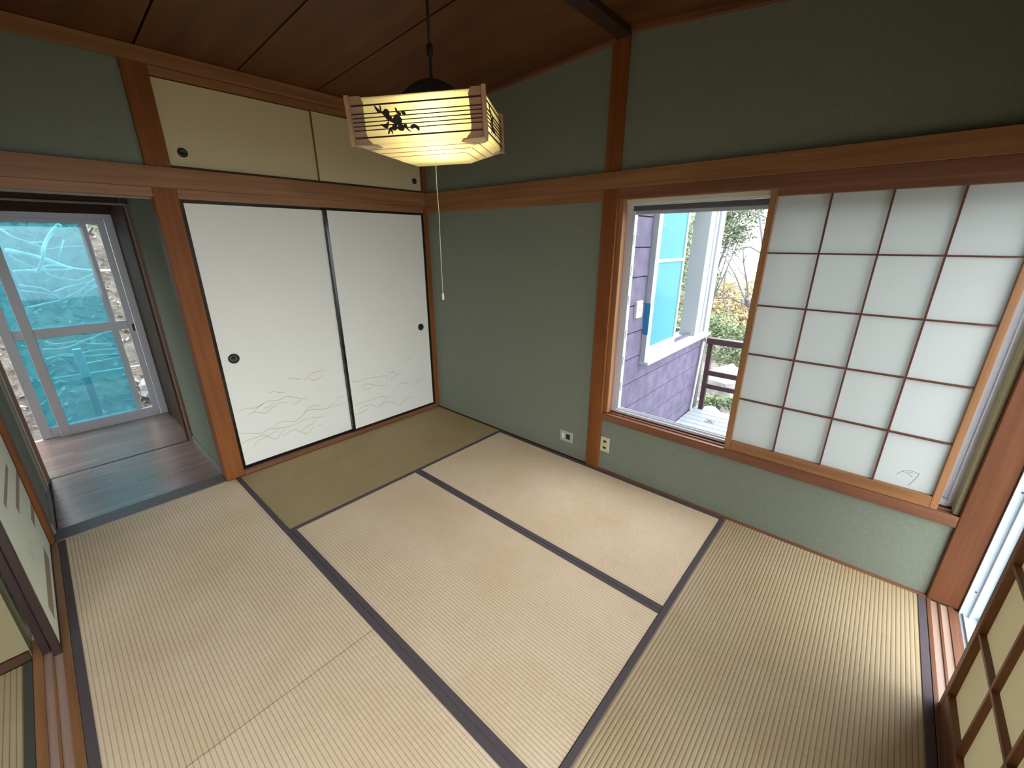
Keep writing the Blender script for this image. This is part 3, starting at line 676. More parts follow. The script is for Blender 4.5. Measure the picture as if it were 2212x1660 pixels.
# ------------------------------------------------------------------ pendant lamp
LO = Vector((1.774, -1.307, 1.991))
LA = Vector((0.81185638, 0.58248712, 0.03997468)); LU = Vector((0.00905712, -0.08102273, 0.9966711)); LB = LU.cross(LA)
def lw(p): return tuple(LO + LA * p[0] + LB * p[1] + LU * p[2])
lamp = thing('pendant_lamp', 'lit square pendant lamp of pale wood and yellow paper with dark slats', 'lamp', (LO.x, LO.y, 1.82))
def lgeo(name, vf, m, parent=None, smooth=False, origin=None):
    vv = [lw(p) for p in vf[0]]
    c = Vector((0, 0, 0))
    for q in vv: c += Vector(q)
    c /= len(vv)
    return geo(name, (vv, vf[1]), m, parent or lamp, c if origin is None else origin, smooth)
def rot4(vf, k):
    c, s = [(1, 0), (0, 1), (-1, 0), (0, -1)][k]
    return [(c * p[0] - s * p[1], s * p[0] + c * p[1], p[2]) for p in vf[0]], vf[1]
def lbox(*b): return boxv(*b), BF
hs = 0.2185
for k in range(4):
    # corner bracket: two boards meeting at the corner, inner ends curved
    def board():
        pr = [(-0.2060, 0.004), (-0.172, 0.004), (-0.164, -0.012), (-0.166, -0.030), (-0.168, -0.095), (-0.164, -0.112), (-0.150, -0.126), (-0.2060, -0.126)]
        v = [(x, -0.2090, z) for x, z in pr] + [(x, -0.2068, z) for x, z in pr]
        n = len(pr)
        f = [tuple(range(n)), tuple(range(2 * n - 1, n - 1, -1))] + [(i, (i + 1) % n, n + (i + 1) % n, n + i) for i in range(n)]
        return v, f
    a = board()
    m_ = [(p[1], p[0], p[2]) for p in a[0]], a[1]
    br = lgeo('corner_bracket', rot4(merge([a, m_]), k), 'lamp_veneer')
    lgeo('corner_post', rot4(lbox(-hs, -0.2062, -hs, -0.2062, -0.129, 0.006), k), 'lamp_wood', br)
    # curved gusset under the bracket
    gz = [(-hs, -hs, -0.1265), (-0.140, -0.2068, -0.1290), (-0.128, -0.190, -0.1335), (-0.190, -0.128, -0.1335), (-0.2068, -0.140, -0.1290)]
    lgeo('corner_gusset', rot4((gz + [(x, y, z + 0.002) for x, y, z in gz], [(0, 1, 2, 3, 4), (9, 8, 7, 6, 5)] + [(i, (i + 1) % 5, 5 + (i + 1) % 5, 5 + i) for i in range(5)]), k), 'lamp_veneer', br)
    pp = lgeo('paper_panel', rot4(lbox(-0.2045, 0.2045, -0.2058, -0.2045, -0.128, 0.0), k), 'lamp_paper')
    # sloping lower panel
    v = [(-0.204, -0.204, -0.128), (0.204, -0.204, -0.128), (0.105, -0.105, -0.165), (-0.105, -0.105, -0.165)]
    lo = lgeo('lower_panel', rot4((v + [(x, y, z + 0.0012) for x, y, z in v], BF), k), 'lamp_paper')
    for q in (0.25, 0.5, 0.75):
        h = 0.204 - 0.099 * q; z = -0.128 - 0.037 * q
        lgeo('seam_strip', rot4(lbox(-h + 0.004, h - 0.004, -h - 0.0012, -h + 0.0006, z - 0.0016, z + 0.0002), k), 'lamp_wood', lo, origin=None)
    for z, r in ((-0.022, 0.0020), (-0.044, 0.0013), (-0.055, 0.0013), (-0.066, 0.0013), (-0.077, 0.0013), (-0.088, 0.0013), (-0.108, 0.0021)):
        lgeo('slat', rot4(lbox(-0.203, 0.203, -0.2125, -0.2095, z - r, z + r), k), 'lamp_dark')
lgeo('bottom_panel', lbox(-0.105, 0.105, -0.105, 0.105, -0.1665, -0.165), 'lamp_paper')
lgeo('top_cover', lbox(-0.200, 0.200, -0.200, 0.200, -0.006, -0.003), 'lamp_cap')
# bird and leaf silhouettes on two faces
def blob(pts):
    gx = sum(p[0] for p in pts) / len(pts); gz = sum(p[1] for p in pts) / len(pts)
    pts = [(gx + (a - gx) * 1.22, gz + (b - gz) * 1.22) for a, b in pts]
    P = smooth_path([(a, 0, b) for a, b in pts + [pts[0]]], 3)[:-1]
    n = len(P)
    v = [(p.x, -0.2135, p.z) for p in P] + [(p.x, -0.2125, p.z) for p in P]
    return v, [tuple(range(n)), tuple(range(2 * n - 1, n - 1, -1))] + [(i, (i + 1) % n, n + (i + 1) % n, n + i) for i in range(n)]
def mpx(x, y):   # measured spot on the lamp face
    i = -0.202 + (x - 200) * (0.193 / 1100.0); k = -0.022 - (y - 465 + (x - 200) * 0.058) * (0.088 / 575.0)
    return (i, k)
MOT = [[(645, 465), (700, 520), (760, 560), (800, 525), (850, 545), (855, 610), (850, 650), (790, 640), (740, 585), (690, 575), (655, 520)],
       [(718, 470), (735, 465), (742, 530), (722, 530)],
       [(830, 655), (900, 640), (930, 690), (960, 640), (1010, 630), (1060, 690), (1050, 760), (1000, 790), (950, 760), (890, 730), (830, 690)],
       [(993, 515), (1015, 515), (1040, 570), (1075, 580), (1070, 620), (1030, 610), (1005, 570)],
       [(1095, 565), (1140, 560), (1165, 610), (1110, 610)],
       [(705, 780), (790, 775), (840, 735), (815, 830), (760, 835)],
       [(895, 830), (950, 775), (985, 840), (940, 885), (905, 870)],
       [(985, 850), (1060, 790), (1110, 830), (1090, 885), (1040, 890)],
       [(810, 940), (840, 865), (880, 850), (888, 955), (858, 900), (828, 945)],
       [(1115, 825), (1130, 780), (1165, 800), (1175, 850), (1225, 910), (1170, 880)],
       [(1240, 820), (1300, 790), (1370, 840), (1360, 895), (1310, 850), (1250, 865)]]
for k in (0, 1):
    par = lgeo('cutout_motif', rot4(merge([blob([mpx(*p) for p in pl]) for pl in MOT]), k), 'motif_dark')
# canopy, cord, pull string
c0 = (LO.x, LO.y, LO.z)
geo('canopy', lathe_geo([(0.12, 0.0), (0.108, 0.028), (0.075, 0.058), (0.04, 0.076), (0.014, 0.084)], 'z', c0, 24), 'lamp_cap', lamp, c0, True)
geo('cord', lathe_geo([(0.0055, 0.082), (0.0055, 0.545)], 'z', c0, 10), 'black_rubber', lamp, (c0[0], c0[1], c0[2] + 0.3), True)
geo('cord_adjuster', lathe_geo([(0.008, 0.148), (0.0105, 0.152), (0.0105, 0.178), (0.008, 0.182)], 'z', c0, 12), 'black_rubber', lamp, (c0[0], c0[1], c0[2] + 0.165), True)
geo('ceiling_rose', lathe_geo([(0.045, 0.578), (0.045, 0.555), (0.02, 0.540)], 'z', c0, 20), 'lamp_cap', lamp, (c0[0], c0[1], c0[2] + 0.56), True)
ps = geo('pull_string', tube_geo([(1.774, -1.307, 1.826), (1.7735, -1.308, 1.74), (1.7755, -1.306, 1.66), (1.774, -1.307, 1.50), (1.774, -1.307, 1.345)], 0.0013, 6), 'cord_white', lamp, (1.774, -1.307, 1.58), True)
geo('pull_knob', lathe_geo([(0.0025, 0.012), (0.0042, 0.010), (0.0042, -0.012), (0.003, -0.014)], 'z', (1.774, -1.307, 1.347), 10), 'plastic_white', ps, (1.774, -1.307, 1.347), True)
bl = bpy.data.lights.new('lamp_bulb', 'POINT')
bl.energy = 0.55; bl.color = (1.0, 0.88, 0.60); bl.shadow_soft_size = 0.03
bo = bpy.data.objects.new('lamp_bulb', bl); COL.objects.link(bo); bo.parent = lamp
bo.location = Vector(lw((0.045, -0.115, -0.066))) - WP[lamp.name]

# ------------------------------------------------------------------ wall fittings
t = thing('switch_plate', 'low grey switch plate with a dark square socket on the green wall', 'switch plate', (1.517, 0.02, 0.112))
B(t, 'cover', 1.461, 1.573, 0.013, 0.0205, 0.115, 0.202, 'plastic_grey', 0.003)
B(t, 'rocker', 1.481, 1.500, 0.0105, 0.014, 0.138, 0.180, 'plastic_white', 0.001)
B(t, 'socket', 1.518, 1.553, 0.012, 0.014, 0.138, 0.180, 'plastic_dark', 0.0005)
t = thing('power_outlet', 'ivory double power outlet beside the post under the window sill', 'outlet', (1.84, 0.02, 0.142))
B(t, 'cover', 1.806, 1.876, 0.013, 0.0205, 0.144, 0.256, 'plastic_ivory', 0.003)
for z in (0.176, 0.224):
    f_ = B(t, 'receptacle', 1.829, 1.853, 0.0122, 0.0135, z - 0.008, z + 0.008, 'bronze_dark', 0.0005)

# ------------------------------------------------------------------ window frame on the right wall
w1 = struct('window_1', [(1.836, 1.868, 0.082, 0.150, 0.440, 1.780), (3.500, 3.533, 0.082, 0.150, 0.440, 1.780),
                    (1.868, 3.500, 0.082, 0.150, 1.752, 1.780), (1.868, 3.500, 0.082, 0.150, 0.437, 0.452),
                    (1.868, 3.500, 0.100, 0.104, 0.452, 0.462), (1.868, 3.500, 0.128, 0.132, 0.452, 0.462)], 'aluminium', 'aluminium window frame behind the shoji')
trim([(1.804, 1.836, 0.022, 0.080, 0.437, 1.788)], 'wood_z', 'lit wooden window jamb', 0.002)
trim([(3.514, 3.533, 0.022, 0.080, 0.437, 1.788)], 'khaki_plaster', 'khaki strip beside the near corner post', 0.001)
trim([(1.836, 3.505, 0.056, 0.082, 1.760, 1.790)], 'cream_paint', 'cream strip under the window head', 0.001)
t = thing('roll_screen', 'roller insect screen housing across the top of the open window', 'insect screen', (2.2, 0.11, 1.70))
B(t, 'housing', 1.870, 3.495, 0.083, 0.106, 1.722, 1.750, 'aluminium_dark', 0.003)
B(t, 'pull_bar', 1.874, 3.495, 0.088, 0.105, 1.702, 1.722, 'window_white', 0.002)
B(t, 'side_track', 1.8685, 1.882, 0.086, 0.106, 0.464, 1.722, 'aluminium_white', 0.0015)
for z in (0.62, 0.80, 0.98, 1.20, 1.38, 1.56):
    B(t, 'slot', 1.8820, 1.8828, 0.092, 0.100, z - 0.03, z + 0.03, 'plastic_dark', 0)
# glazed sashes slid behind the shoji
t = thing('window_sash', 'aluminium window sash standing behind the shoji screen', 'window sash', (3.05, 0.118, 0.452))
B(t, 'stile', 2.62, 2.655, 0.108, 0.128, 0.464, 1.752, 'aluminium', 0.002)
B(t, 'stile', 3.455, 3.498, 0.108, 0.128, 0.464, 1.752, 'aluminium', 0.002)
B(t, 'bottom_rail', 2.655, 3.455, 0.108, 0.128, 0.464, 0.520, 'aluminium', 0.002)
B(t, 'top_rail', 2.655, 3.455, 0.108, 0.128, 1.715, 1.752, 'aluminium', 0.002)
B(t, 'pane', 2.655, 3.455, 0.116, 0.120, 0.520, 1.715, 'clear_glass', 0)

# garden doors (near right wall): aluminium jamb, sill and two glazed leaves
struct('window_2', [(3.640, 3.790, 0.0, 0.05, -0.02, 1.80), (3.640, 3.652, -0.010, 0.0, -0.02, 1.80), (3.672, 3.680, -0.014, 0.0, -0.02, 1.80), (3.706, 3.714, -0.014, 0.0, -0.02, 1.80), (3.745, 3.753, -0.014, 0.0, -0.02, 1.80),
                    (3.622, 3.790, -2.63, 0.0, -0.06, -0.012), (3.652, 3.656, -2.63, 0.0, -0.012, 0.0), (3.700, 3.704, -2.63, 0.0, -0.012, 0.0), (3.640, 3.79, -2.63, 0.0, 1.78, 1.80)], 'aluminium_white', 'white aluminium frame of the garden doors')
for z in (0.12, 0.62, 1.12):
    q = geo('screw', lathe_geo([(0.004, 0.0), (0.004, -0.002), (0.002, -0.003)], 'y', (3.662, -0.0005, z), 10), 'aluminium_dark', bpy.data.objects['window_2'], (3.662, 0, z))
def glass_leaf(label, x, y0, y1, z0, z1):
    t = thing('garden_door', label, 'glass door', (x, (y0 + y1) / 2, z0), 'garden doors')
    B(t, 'stile', x - 0.014, x + 0.014, y0, y0 + 0.045, z0, z1, 'aluminium_white', 0.002)
    B(t, 'stile', x - 0.014, x + 0.014, y1 - 0.045, y1, z0, z1, 'aluminium_white', 0.002)
    B(t, 'bottom_rail', x - 0.014, x + 0.014, y0 + 0.045, y1 - 0.045, z0, z0 + 0.08, 'aluminium_white', 0.002)
    B(t, 'top_rail', x - 0.014, x + 0.014, y0 + 0.045, y1 - 0.045, z1 - 0.05, z1, 'aluminium_white', 0.002)
    B(t, 'pane', x - 0.003, x + 0.003, y0 + 0.045, y1 - 0.045, z0 + 0.08, z1 - 0.05, 'clear_glass', 0)
glass_leaf('glazed garden door slid behind the lower right shoji', 3.686, -1.50, -0.62, 0.0, 1.78)

# ------------------------------------------------------------------ corridor glass doors
struct('window_3', [(-1.92, -1.845, -1.862, -1.812, -0.02, 1.762), (-1.92, -1.845, -4.6, -1.862, 1.722, 1.762), (-1.92, -1.845, -4.6, -1.812, -0.06, -0.012),
                    (-1.92, -1.845, -4.65, -4.55, -0.02, 1.762)], 'aluminium', 'grey aluminium frame of the corridor doors')
def sash_door(label, x, y0, y1, glass, group):
    t = thing('corridor_door', label, 'glass door', (x, (y0 + y1) / 2, -0.01), group)
    a = 0.013
    B(t, 'stile', x - a, x + a, y0, y0 + 0.062, -0.010, 1.722, 'aluminium', 0.003)
    B(t, 'stile', x - a, x + a, y1 - 0.045, y1, -0.010, 1.722, 'aluminium', 0.003)
    B(t, 'bottom_rail', x - a, x + a, y0 + 0.062, y1 - 0.045, -0.010, 0.080, 'aluminium', 0.002)
    B(t, 'middle_rail', x - a, x + a, y0 + 0.062, y1 - 0.045, 0.823, 0.897, 'aluminium', 0.002)
    B(t, 'top_rail', x - a, x + a, y0 + 0.062, y1 - 0.045, 1.687, 1.722, 'aluminium', 0.002)
    B(t, 'pane', x - 0.003, x + 0.003, y0 + 0.062, y1 - 0.045, 0.080, 0.823, glass, 0)
    B(t, 'pane', x - 0.003, x + 0.003, y0 + 0.062, y1 - 0.045, 0.897, 1.687, glass, 0)
    return t
d1 = sash_door('front corridor glass door with clear panes and a black latch', -1.858, -2.530, -1.866, 'clear_glass', 'corridor glass doors')
B(d1, 'latch', -1.850, -1.838, -1.886, -1.872, 0.80, 0.86, 'plastic_dark', 0.003)
sash_door('rear corridor glass door glazed in teal film', -1.893, -2.640, -1.975, 'teal_glass', 'corridor glass doors')

# ------------------------------------------------------------------ outside, beyond the window: wing wall, deck, railing
wing = struct('wall_wing', [(1.70, 1.782, 0.13, 2.0, -0.35, 0.666), (1.70, 1.782, 0.13, 0.535, 0.666, 2.4), (1.70, 1.782, 0.535, 2.0, 2.02, 2.4)], 'siding_back', 'lavender lap siding of the wing outside the window')
for k in range(13):
    z0 = 0.55 + 0.193 * (k - 4); z1 = z0 + 0.193
    if z1 <= -0.2: continue
    if z0 > 2.35: break
    segs = [(0.13, 2.0)] if z1 <= 0.75 else ([(0.13, 0.55), (0.55, 2.0)] if z0 > 1.9 else [(0.13, 0.55)])
    for a, b in segs:
        v = [(1.782, a, z0 + 0.004), (1.804, a, z0 + 0.004), (1.782, b, z0 + 0.004), (1.804, b, z0 + 0.004),
             (1.782, a, z1 - 0.004), (1.801, a, z1 - 0.004), (1.782, b, z1 - 0.004), (1.801, b, z1 - 0.004)]
        geo('siding_board', (v, [(0, 1, 5, 4), (2, 6, 7, 3), (0, 4, 6, 2), (1, 3, 7, 5), (4, 5, 7, 6), (0, 2, 3, 1)]), 'siding', wing, (1.79, (a + b) / 2, (z0 + z1) / 2))
struct('wall_wing_end', [(-1.0, 1.70, 1.95, 2.0, -0.35, 0.70), (-1.0, 0.55, 1.95, 2.0, 0.70, 2.4), (0.55, 1.70, 1.95, 2.0, 2.02, 2.4)], 'wing_white', 'far wall of the wing with its own window')
struct('wall_wing_back', [(-1.1, -1.0, 0.13, 2.0, -0.35, 2.4)], 'wing_white', 'inner wall of the wing')
struct('floor_wing', [(-1.0, 1.70, 0.13, 2.0, -0.1, 0.0)], 'concrete', 'floor inside the wing')
struct('roof_wing', [(-1.1, 1.88, 0.13, 2.08, 2.4, 2.5)], 'roofing', 'roof of the wing')
w4 = struct('window_4', [(1.70, 1.842, 0.535, 0.575, 0.715, 2.02), (1.70, 1.842, 0.535, 2.0, 1.98, 2.02), (1.64, 1.842, 0.535, 2.0, 0.690, 0.715),
                    (1.70, 1.842, 1.60, 1.67, 0.715, 1.98), (1.70, 1.835, 1.70, 1.75, 0.715, 1.98), (1.70, 1.835, 1.78, 1.84, 0.715, 1.98), (1.70, 1.842, 1.88, 2.0, 0.715, 1.98),
                    (1.64, 1.70, 1.90, 2.0, 0.70, 2.02)], 'window_white', 'white aluminium frame of the wing window', 0.002)
struct('window_5', [(1.702, 1.825, 1.67, 1.70, 0.715, 1.98), (1.702, 1.825, 1.75, 1.78, 0.715, 1.98), (1.702, 1.825, 1.84, 1.88, 0.715, 1.98)], 'aluminium_dark', 'dark tracks beside the wing window')
trim([(1.798, 1.872, 0.535, 2.01, 0.668, 0.692)], 'aluminium_white', 'pale ledge under the wing window', 0.002)
t = thing('wing_window_sash', 'aqua glazed sash of the wing window outside', 'window sash', (1.828, 0.84, 0.715))
B(t, 'stile', 1.816, 1.838, 0.580, 0.606, 0.717, 1.978, 'aluminium_white', 0.002)
B(t, 'stile', 1.816, 1.838, 1.085, 1.112, 0.717, 1.978, 'aluminium_white', 0.002)
B(t, 'bottom_rail', 1.816, 1.838, 0.606, 1.085, 0.717, 0.795, 'aluminium_white', 0.002)
B(t, 'middle_rail', 1.816, 1.838, 0.606, 1.085, 1.408, 1.430, 'aluminium_white', 0.002)
B(t, 'top_rail', 1.816, 1.838, 0.606, 1.085, 1.95, 1.978, 'aluminium_white', 0.002)
B(t, 'pane', 1.823, 1.829, 0.606, 1.085, 0.795, 1.408, 'aqua_glass', 0)
B(t, 'pane', 1.823, 1.829, 0.606, 1.085, 1.430, 1.95, 'aqua_glass', 0)
tag(B(None, 'blue_tape', 1.803, 1.8445, 0.5325, 0.5355, 0.90, 1.13, 'blue_tape', 0), 'strip of blue tape on the side of the wing window frame', 'tape')
t = thing('doorbell_box', 'small white box with a dark key slot on the lavender siding', 'switch box', (1.80, 0.41, 1.035))
B(t, 'body', 1.797, 1.822, 0.366, 0.456, 1.04, 1.158, 'plastic_white', 0.003)
q = B(t, 'button', 1.821, 1.824, 0.398, 0.424, 1.075, 1.125, 'plastic_grey', 0.001)
B(q, 'slot', 1.8238, 1.8246, 0.407, 0.413, 1.09, 1.108, 'plastic_dark', 0)
# deck
deck = thing('wooden_deck', 'pale grey boarded deck outside the window', 'deck', (2.9, 1.08, -0.28))
y = 0.14; k = 0
while y < 2.04:
    if k % 2: cuts = [1.815, 2.146, 4.3]
    else: cuts = [1.815, 3.1, 4.3]
    for a, b in zip(cuts[:-1], cuts[1:]):
        B(deck, 'deck_board', a + 0.001, b - 0.001, y + 0.0035, min(y + 0.102, 2.05) - 0.0035, -0.155, -0.130, 'deck_board', 0.002)
    y += 0.102; k += 1
B(deck, 'joist', 1.83, 4.3, 1.95, 2.03, -0.28, -0.156, 'deck_frame', 0)
B(deck, 'joist', 1.83, 4.3, 0.20, 0.28, -0.28, -0.156, 'deck_frame', 0)
rail = thing('deck_railing', 'dark brown wooden railing at the edge of the deck', 'railing', (2.6, 2.0, -0.13))
for x in (1.865, 3.05, 4.2):
    B(rail, 'post', x, x + 0.045, 1.985, 2.03, -0.130, 0.580, 'rail_brown', 0.002)
B(rail, 'top_rail', 1.855, 4.3, 1.965, 2.045, 0.580, 0.638, 'rail_brown', 0.003)
B(rail, 'rail', 1.910, 4.25, 1.99, 2.02, 0.250, 0.300, 'rail_brown', 0.002)
B(rail, 'rail', 1.910, 4.25, 1.99, 2.02, 0.110, 0.158, 'rail_brown', 0.002)
tag(geo('drain_pipe', tube_geo([(1.812, 2.03, -0.35), (1.812, 2.03, 0.4), (1.812, 2.03, 2.35)], 0.018, 10), 'pipe_grey', None, (1.812, 2.03, -0.35), True), 'thin grey drain pipe at the corner of the wing', 'pipe')
tag(geo('bamboo_pole', tube_geo([(1.822, 1.88, -0.13), (1.826, 1.92, 0.25), (1.832, 1.95, 0.60)], 0.010, 8), 'bark_pale', None, (1.815, 1.90, -0.13), True), 'pale pole leaning against the deck railing', 'pole')
random.seed(3)
lf = []
for i in range(26):
    a = random.uniform(0, 6.28); r = random.uniform(0, 0.05); x, y = 2.07 + r * math.cos(a), 1.72 + r * math.sin(a); s = random.uniform(0.008, 0.018); b = random.uniform(0, 6.28)
    dx, dy = math.cos(b) * s, math.sin(b) * s
    lf.append(([(x - dx, y - dy, -0.128), (x + dy * 0.5, y - dx * 0.5, -0.124), (x + dx, y + dy, -0.127), (x - dy * 0.5, y + dx * 0.5, -0.123)], [(0, 1, 2, 3)]))
q = tag(geo('fallen_leaves', merge(lf), 'leaf_dry', None, (2.07, 1.72, -0.128)), 'little heap of fallen leaves on the deck', 'leaves'); q['kind'] = 'stuff'

# ------------------------------------------------------------------ terrain
def gh(x, y):
    z = -0.45
    if y > 2.1: z -= 0.13 * min(y - 2.1, 6)
    if x < -2.7:
        z += min((-2.7 - x) * 0.85, 2.9) * (1.0 if y < 0.5 else max(0.0, 1 - (y - 0.5) / 2.5))
    z += 0.05 * math.sin(x * 2.3 + y * 1.7) * math.sin(y * 2.9 - x * 0.7) if (x < -2.3 or y > 2.1) else 0
    return z
v, f = [], []
NX, NY = 110, 110
xs = [-14 + 30 * i / NX for i in range(NX + 1)]; ys = [-14 + 34 * j / NY for j in range(NY + 1)]
for y in ys:
    for x in xs: v.append((x, y, gh(x, y)))
for j in range(NY):
    for i in range(NX):
        a = j * (NX + 1) + i; f.append((a, a + 1, a + NX + 2, a + NX + 1))
g = geo('ground', (v, f), 'leaf_litter', None, (0, 0, -0.45), True); setp(g, kind='structure', label='earth and leaf litter around the house')

def leaves(center, rad, n, size, rng, clusters=14, fill=0.55):
    """leaf blades gathered in clumps inside an ellipsoid"""
    V, F = [], []
    cl = []
    for i in range(clusters):
        while True:
            p = Vector((rng.uniform(-1, 1), rng.uniform(-1, 1), rng.uniform(-1, 1)))
            if p.length <= 1: break
        cl.append(p)
    for i in range(n):
        c = rng.choice(cl) + Vector((rng.gauss(0, 1), rng.gauss(0, 1), rng.gauss(0, 1))) * (fill / 2.4)
        p = Vector((center[0] + c.x * rad[0], center[1] + c.y * rad[1], center[2] + c.z * rad[2]))
        a = Vector((rng.gauss(0, 1), rng.gauss(0, 1), rng.gauss(0, 0.6))).normalized()
        b = a.cross(Vector((rng.gauss(0, 1), rng.gauss(0, 1), rng.gauss(0, 1)))).normalized()
        s = size * rng.uniform(0.6, 1.3)
        k = len(V)
        V += [tuple(p - a * s), tuple(p + b * s * 0.42), tuple(p + a * s), tuple(p - b * s * 0.42)]
        F.append((k, k + 1, k + 2, k + 3))
    return V, F
def plant(name, label, cat, base, clouds, m, seed, leaf, stems, group, barkm='bark_grey'):
    rng = random.Random(seed)
    base = (base[0], base[1], gh(base[0], base[1]) - 0.02)
    t = thing(name, label, cat, base, group)
    parts = [leaves(c, r, n, leaf, rng) for c, r, n in clouds]
    q = geo('foliage', merge(parts), m, t, base); q['kind'] = 'stuff'
    sp = []
    for c, r, n in clouds:
        for k in range(stems):
            e = Vector(c) + Vector((rng.uniform(-0.6, 0.6) * r[0], rng.uniform(-0.6, 0.6) * r[1], rng.uniform(0, 0.5) * r[2]))
            b = Vector(base) + Vector((rng.uniform(-0.06, 0.06), rng.uniform(-0.06, 0.06), 0))
            mid = b.lerp(e, 0.5) + Vector((rng.uniform(-0.1, 0.1), rng.uniform(-0.1, 0.1), rng.uniform(0, 0.15)))
            P = smooth_path([b, mid, e], 4); R0 = 0.018 + 0.012 * r[2]
            sp.append(tube_geo(P, [R0 * (1 - 0.8 * i / (len(P) - 1)) for i in range(len(P))], 5))
    geo('stem', merge(sp), barkm, t, base, True)
    return t
G = 'garden shrubs and trees'
plant('evergreen_shrub', 'bright green shrub just above the deck railing', 'shrub', (1.35, 5.6, 0), [((1.40, 5.5, 0.02), (0.75, 0.4, 0.42), 5200)], 'leaf_fresh', 1, 0.035, 4, G)
plant('evergreen_shrub', 'green shrub farther right behind the shoji screen', 'shrub', (3.9, 5.4, 0), [((3.9, 5.4, 0.0), (0.9, 0.5, 0.55), 4200)], 'leaf_green', 3, 0.035, 4, G)
plant('autumn_tree', 'golden yellow autumn tree behind the bare branches', 'tree', (0.6, 9.2, 0), [((0.45, 9.0, -0.05), (1.2, 0.8, 0.85), 9000), ((1.6, 9.4, -0.1), (1.1, 0.8, 0.85), 6000), ((-1.0, 9.4, -0.1), (1.2, 0.8, 0.85), 6000)], 'leaf_yellow', 5, 0.05, 5, G)
plant('evergreen_tree', 'olive green tree rising beside the wing window frame', 'tree', (0.25, 6.4, 0), [((0.50, 6.2, 1.75), (0.62, 0.5, 0.62), 3600), ((0.15, 6.2, 0.95), (0.45, 0.4, 0.5), 2200), ((0.80, 6.3, 2.15), (0.5, 0.4, 0.40), 900)], 'leaf_olive', 6, 0.040, 6, G)
plant('evergreen_tree', 'dense green tree seen through the open wing window', 'tree', (0.1, 4.3, 0), [((0.45, 4.2, 1.5), (0.55, 0.45, 0.65), 4200), ((0.40, 4.2, 0.5), (0.55, 0.45, 0.55), 4200)], 'leaf_fresh', 7, 0.034, 6, G)
# bare tree
bt = thing('bare_tree', 'leafless grey tree with forking branches against the sky', 'tree', (1.62, 5.0, gh(1.62, 5.0)), G)
rng = random.Random(8)
sp = []
for i, pl in enumerate(TR):
    off = rng.uniform(-0.12, 0.12)
    P = smooth_path([(p[0], p[1] + off * (k / max(1, len(pl) - 1)), p[2]) for k, p in enumerate(pl)], 4)
    r0 = [0.016, 0.018, 0.014, 0.022, 0.012, 0.008, 0.012, 0.008, 0.012, 0.016, 0.006, 0.006][i]
    sp.append(tube_geo(P, [r0 * (0.45 + 0.55 * k / (len(P) - 1)) if i < 2 else r0 for k in range(len(P))], 6))
geo('branches', merge(sp), 'bark_grey', bt, (1.62, 5.0, 1.2), True)
e = TR[3][-1]
geo('trunk', tube_geo(smooth_path([(1.62, 5.0, gh(1.62, 5.0) - 0.05), (1.66, 5.02, -0.3), e, TR[1][-1]], 4), 0.026, 8), 'bark_grey', bt, (1.62, 5.0, 0), True)
tw = []
for i in range(60):
    pl = rng.choice(TR); p = Vector(rng.choice(pl)); q_ = p + Vector((rng.uniform(-0.3, 0.3), rng.uniform(-0.2, 0.2), rng.uniform(0.0, 0.35)))
    tw.append(tube_geo([p, p.lerp(q_, 0.5) + Vector((0, 0, 0.03)), q_], [0.004, 0.003, 0.001], 4))
q = geo('twigs', merge(tw), 'bark_grey', bt, (1.62, 5.0, 1.0)); q['kind'] = 'stuff'
# stones and dead wood by the deck
def rock(label, c, r, seed, m='rock', group='garden stones'):
    rng = random.Random(seed)
    bm = bmesh.new(); bmesh.ops.create_icosphere(bm, subdivisions=2, radius=1)
    ph = [rng.uniform(0, 6) for _ in range(6)]
    for vv in bm.verts:
        p = vv.co; k = 1 + 0.16 * math.sin(3 * p.x + ph[0]) + 0.14 * math.sin(4 * p.y + ph[1]) + 0.12 * math.sin(5 * p.z + ph[2])
        vv.co = Vector((p.x * r[0] * k, p.y * r[1] * k, p.z * r[2] * k))
    me = bpy.data.meshes.new('garden_stone'); bm.to_mesh(me); bm.free(); me.materials.append(MATS[m])
    z = gh(c[0], c[1]) + r[2] * 0.55
    o = link('garden_stone', me, None, (c[0], c[1], z)); tag(o, label, 'stone', group)
rock('large pale garden stone seen between the two upper deck rails', (1.62, 3.75), (0.34, 0.26, 0.34), 1)
rock('grey garden stone right of the large pale one', (2.28, 3.95), (0.24, 0.22, 0.30), 2)
rock('low garden stone beyond the lowest deck rail', (1.80, 2.75), (0.17, 0.14, 0.10), 3)
rock('dark boulder close to the drain pipe', (1.35, 3.0), (0.22, 0.2, 0.18), 4)
plant('ground_fern', 'low green ground plant behind the railing foot', 'plant', (1.78, 3.15, 0), [((1.78, 3.15, -0.42), (0.22, 0.14, 0.10), 700)], 'leaf_green', 21, 0.028, 3, G)

# ------------------------------------------------------------------ outside the corridor: bank, branches, low rail
def branchset(name, label, polys, radii, depth, seed, push=0.0):
    rng = random.Random(seed)
    b = polys[0][0]
    base = (b[0] - 0.05, b[1], gh(b[0] - 0.05, b[1]))
    t = thing(name, label, 'branches', base, None)
    for i, pl in enumerate(polys):
        off = rng.uniform(-depth, depth)
        P = smooth_path([(p[0] - push + off * math.sin(1.3 * k), p[1], p[2]) for k, p in enumerate(pl)], 4)
        geo('branch', tube_geo(P, [radii[i] * (1 - 0.5 * k / (len(P) - 1)) for k in range(len(P))], 6), 'bark_pale', t, P[0], True)
    return t
branchset('fallen_branches', 'pale bare branches crossing the upper teal pane', BR1, [0.020, 0.022, 0.010, 0.018, 0.010, 0.010, 0.008, 0.007, 0.010, 0.007, 0.007, 0.005, 0.006, 0.006, 0.010], 0.10, 1)
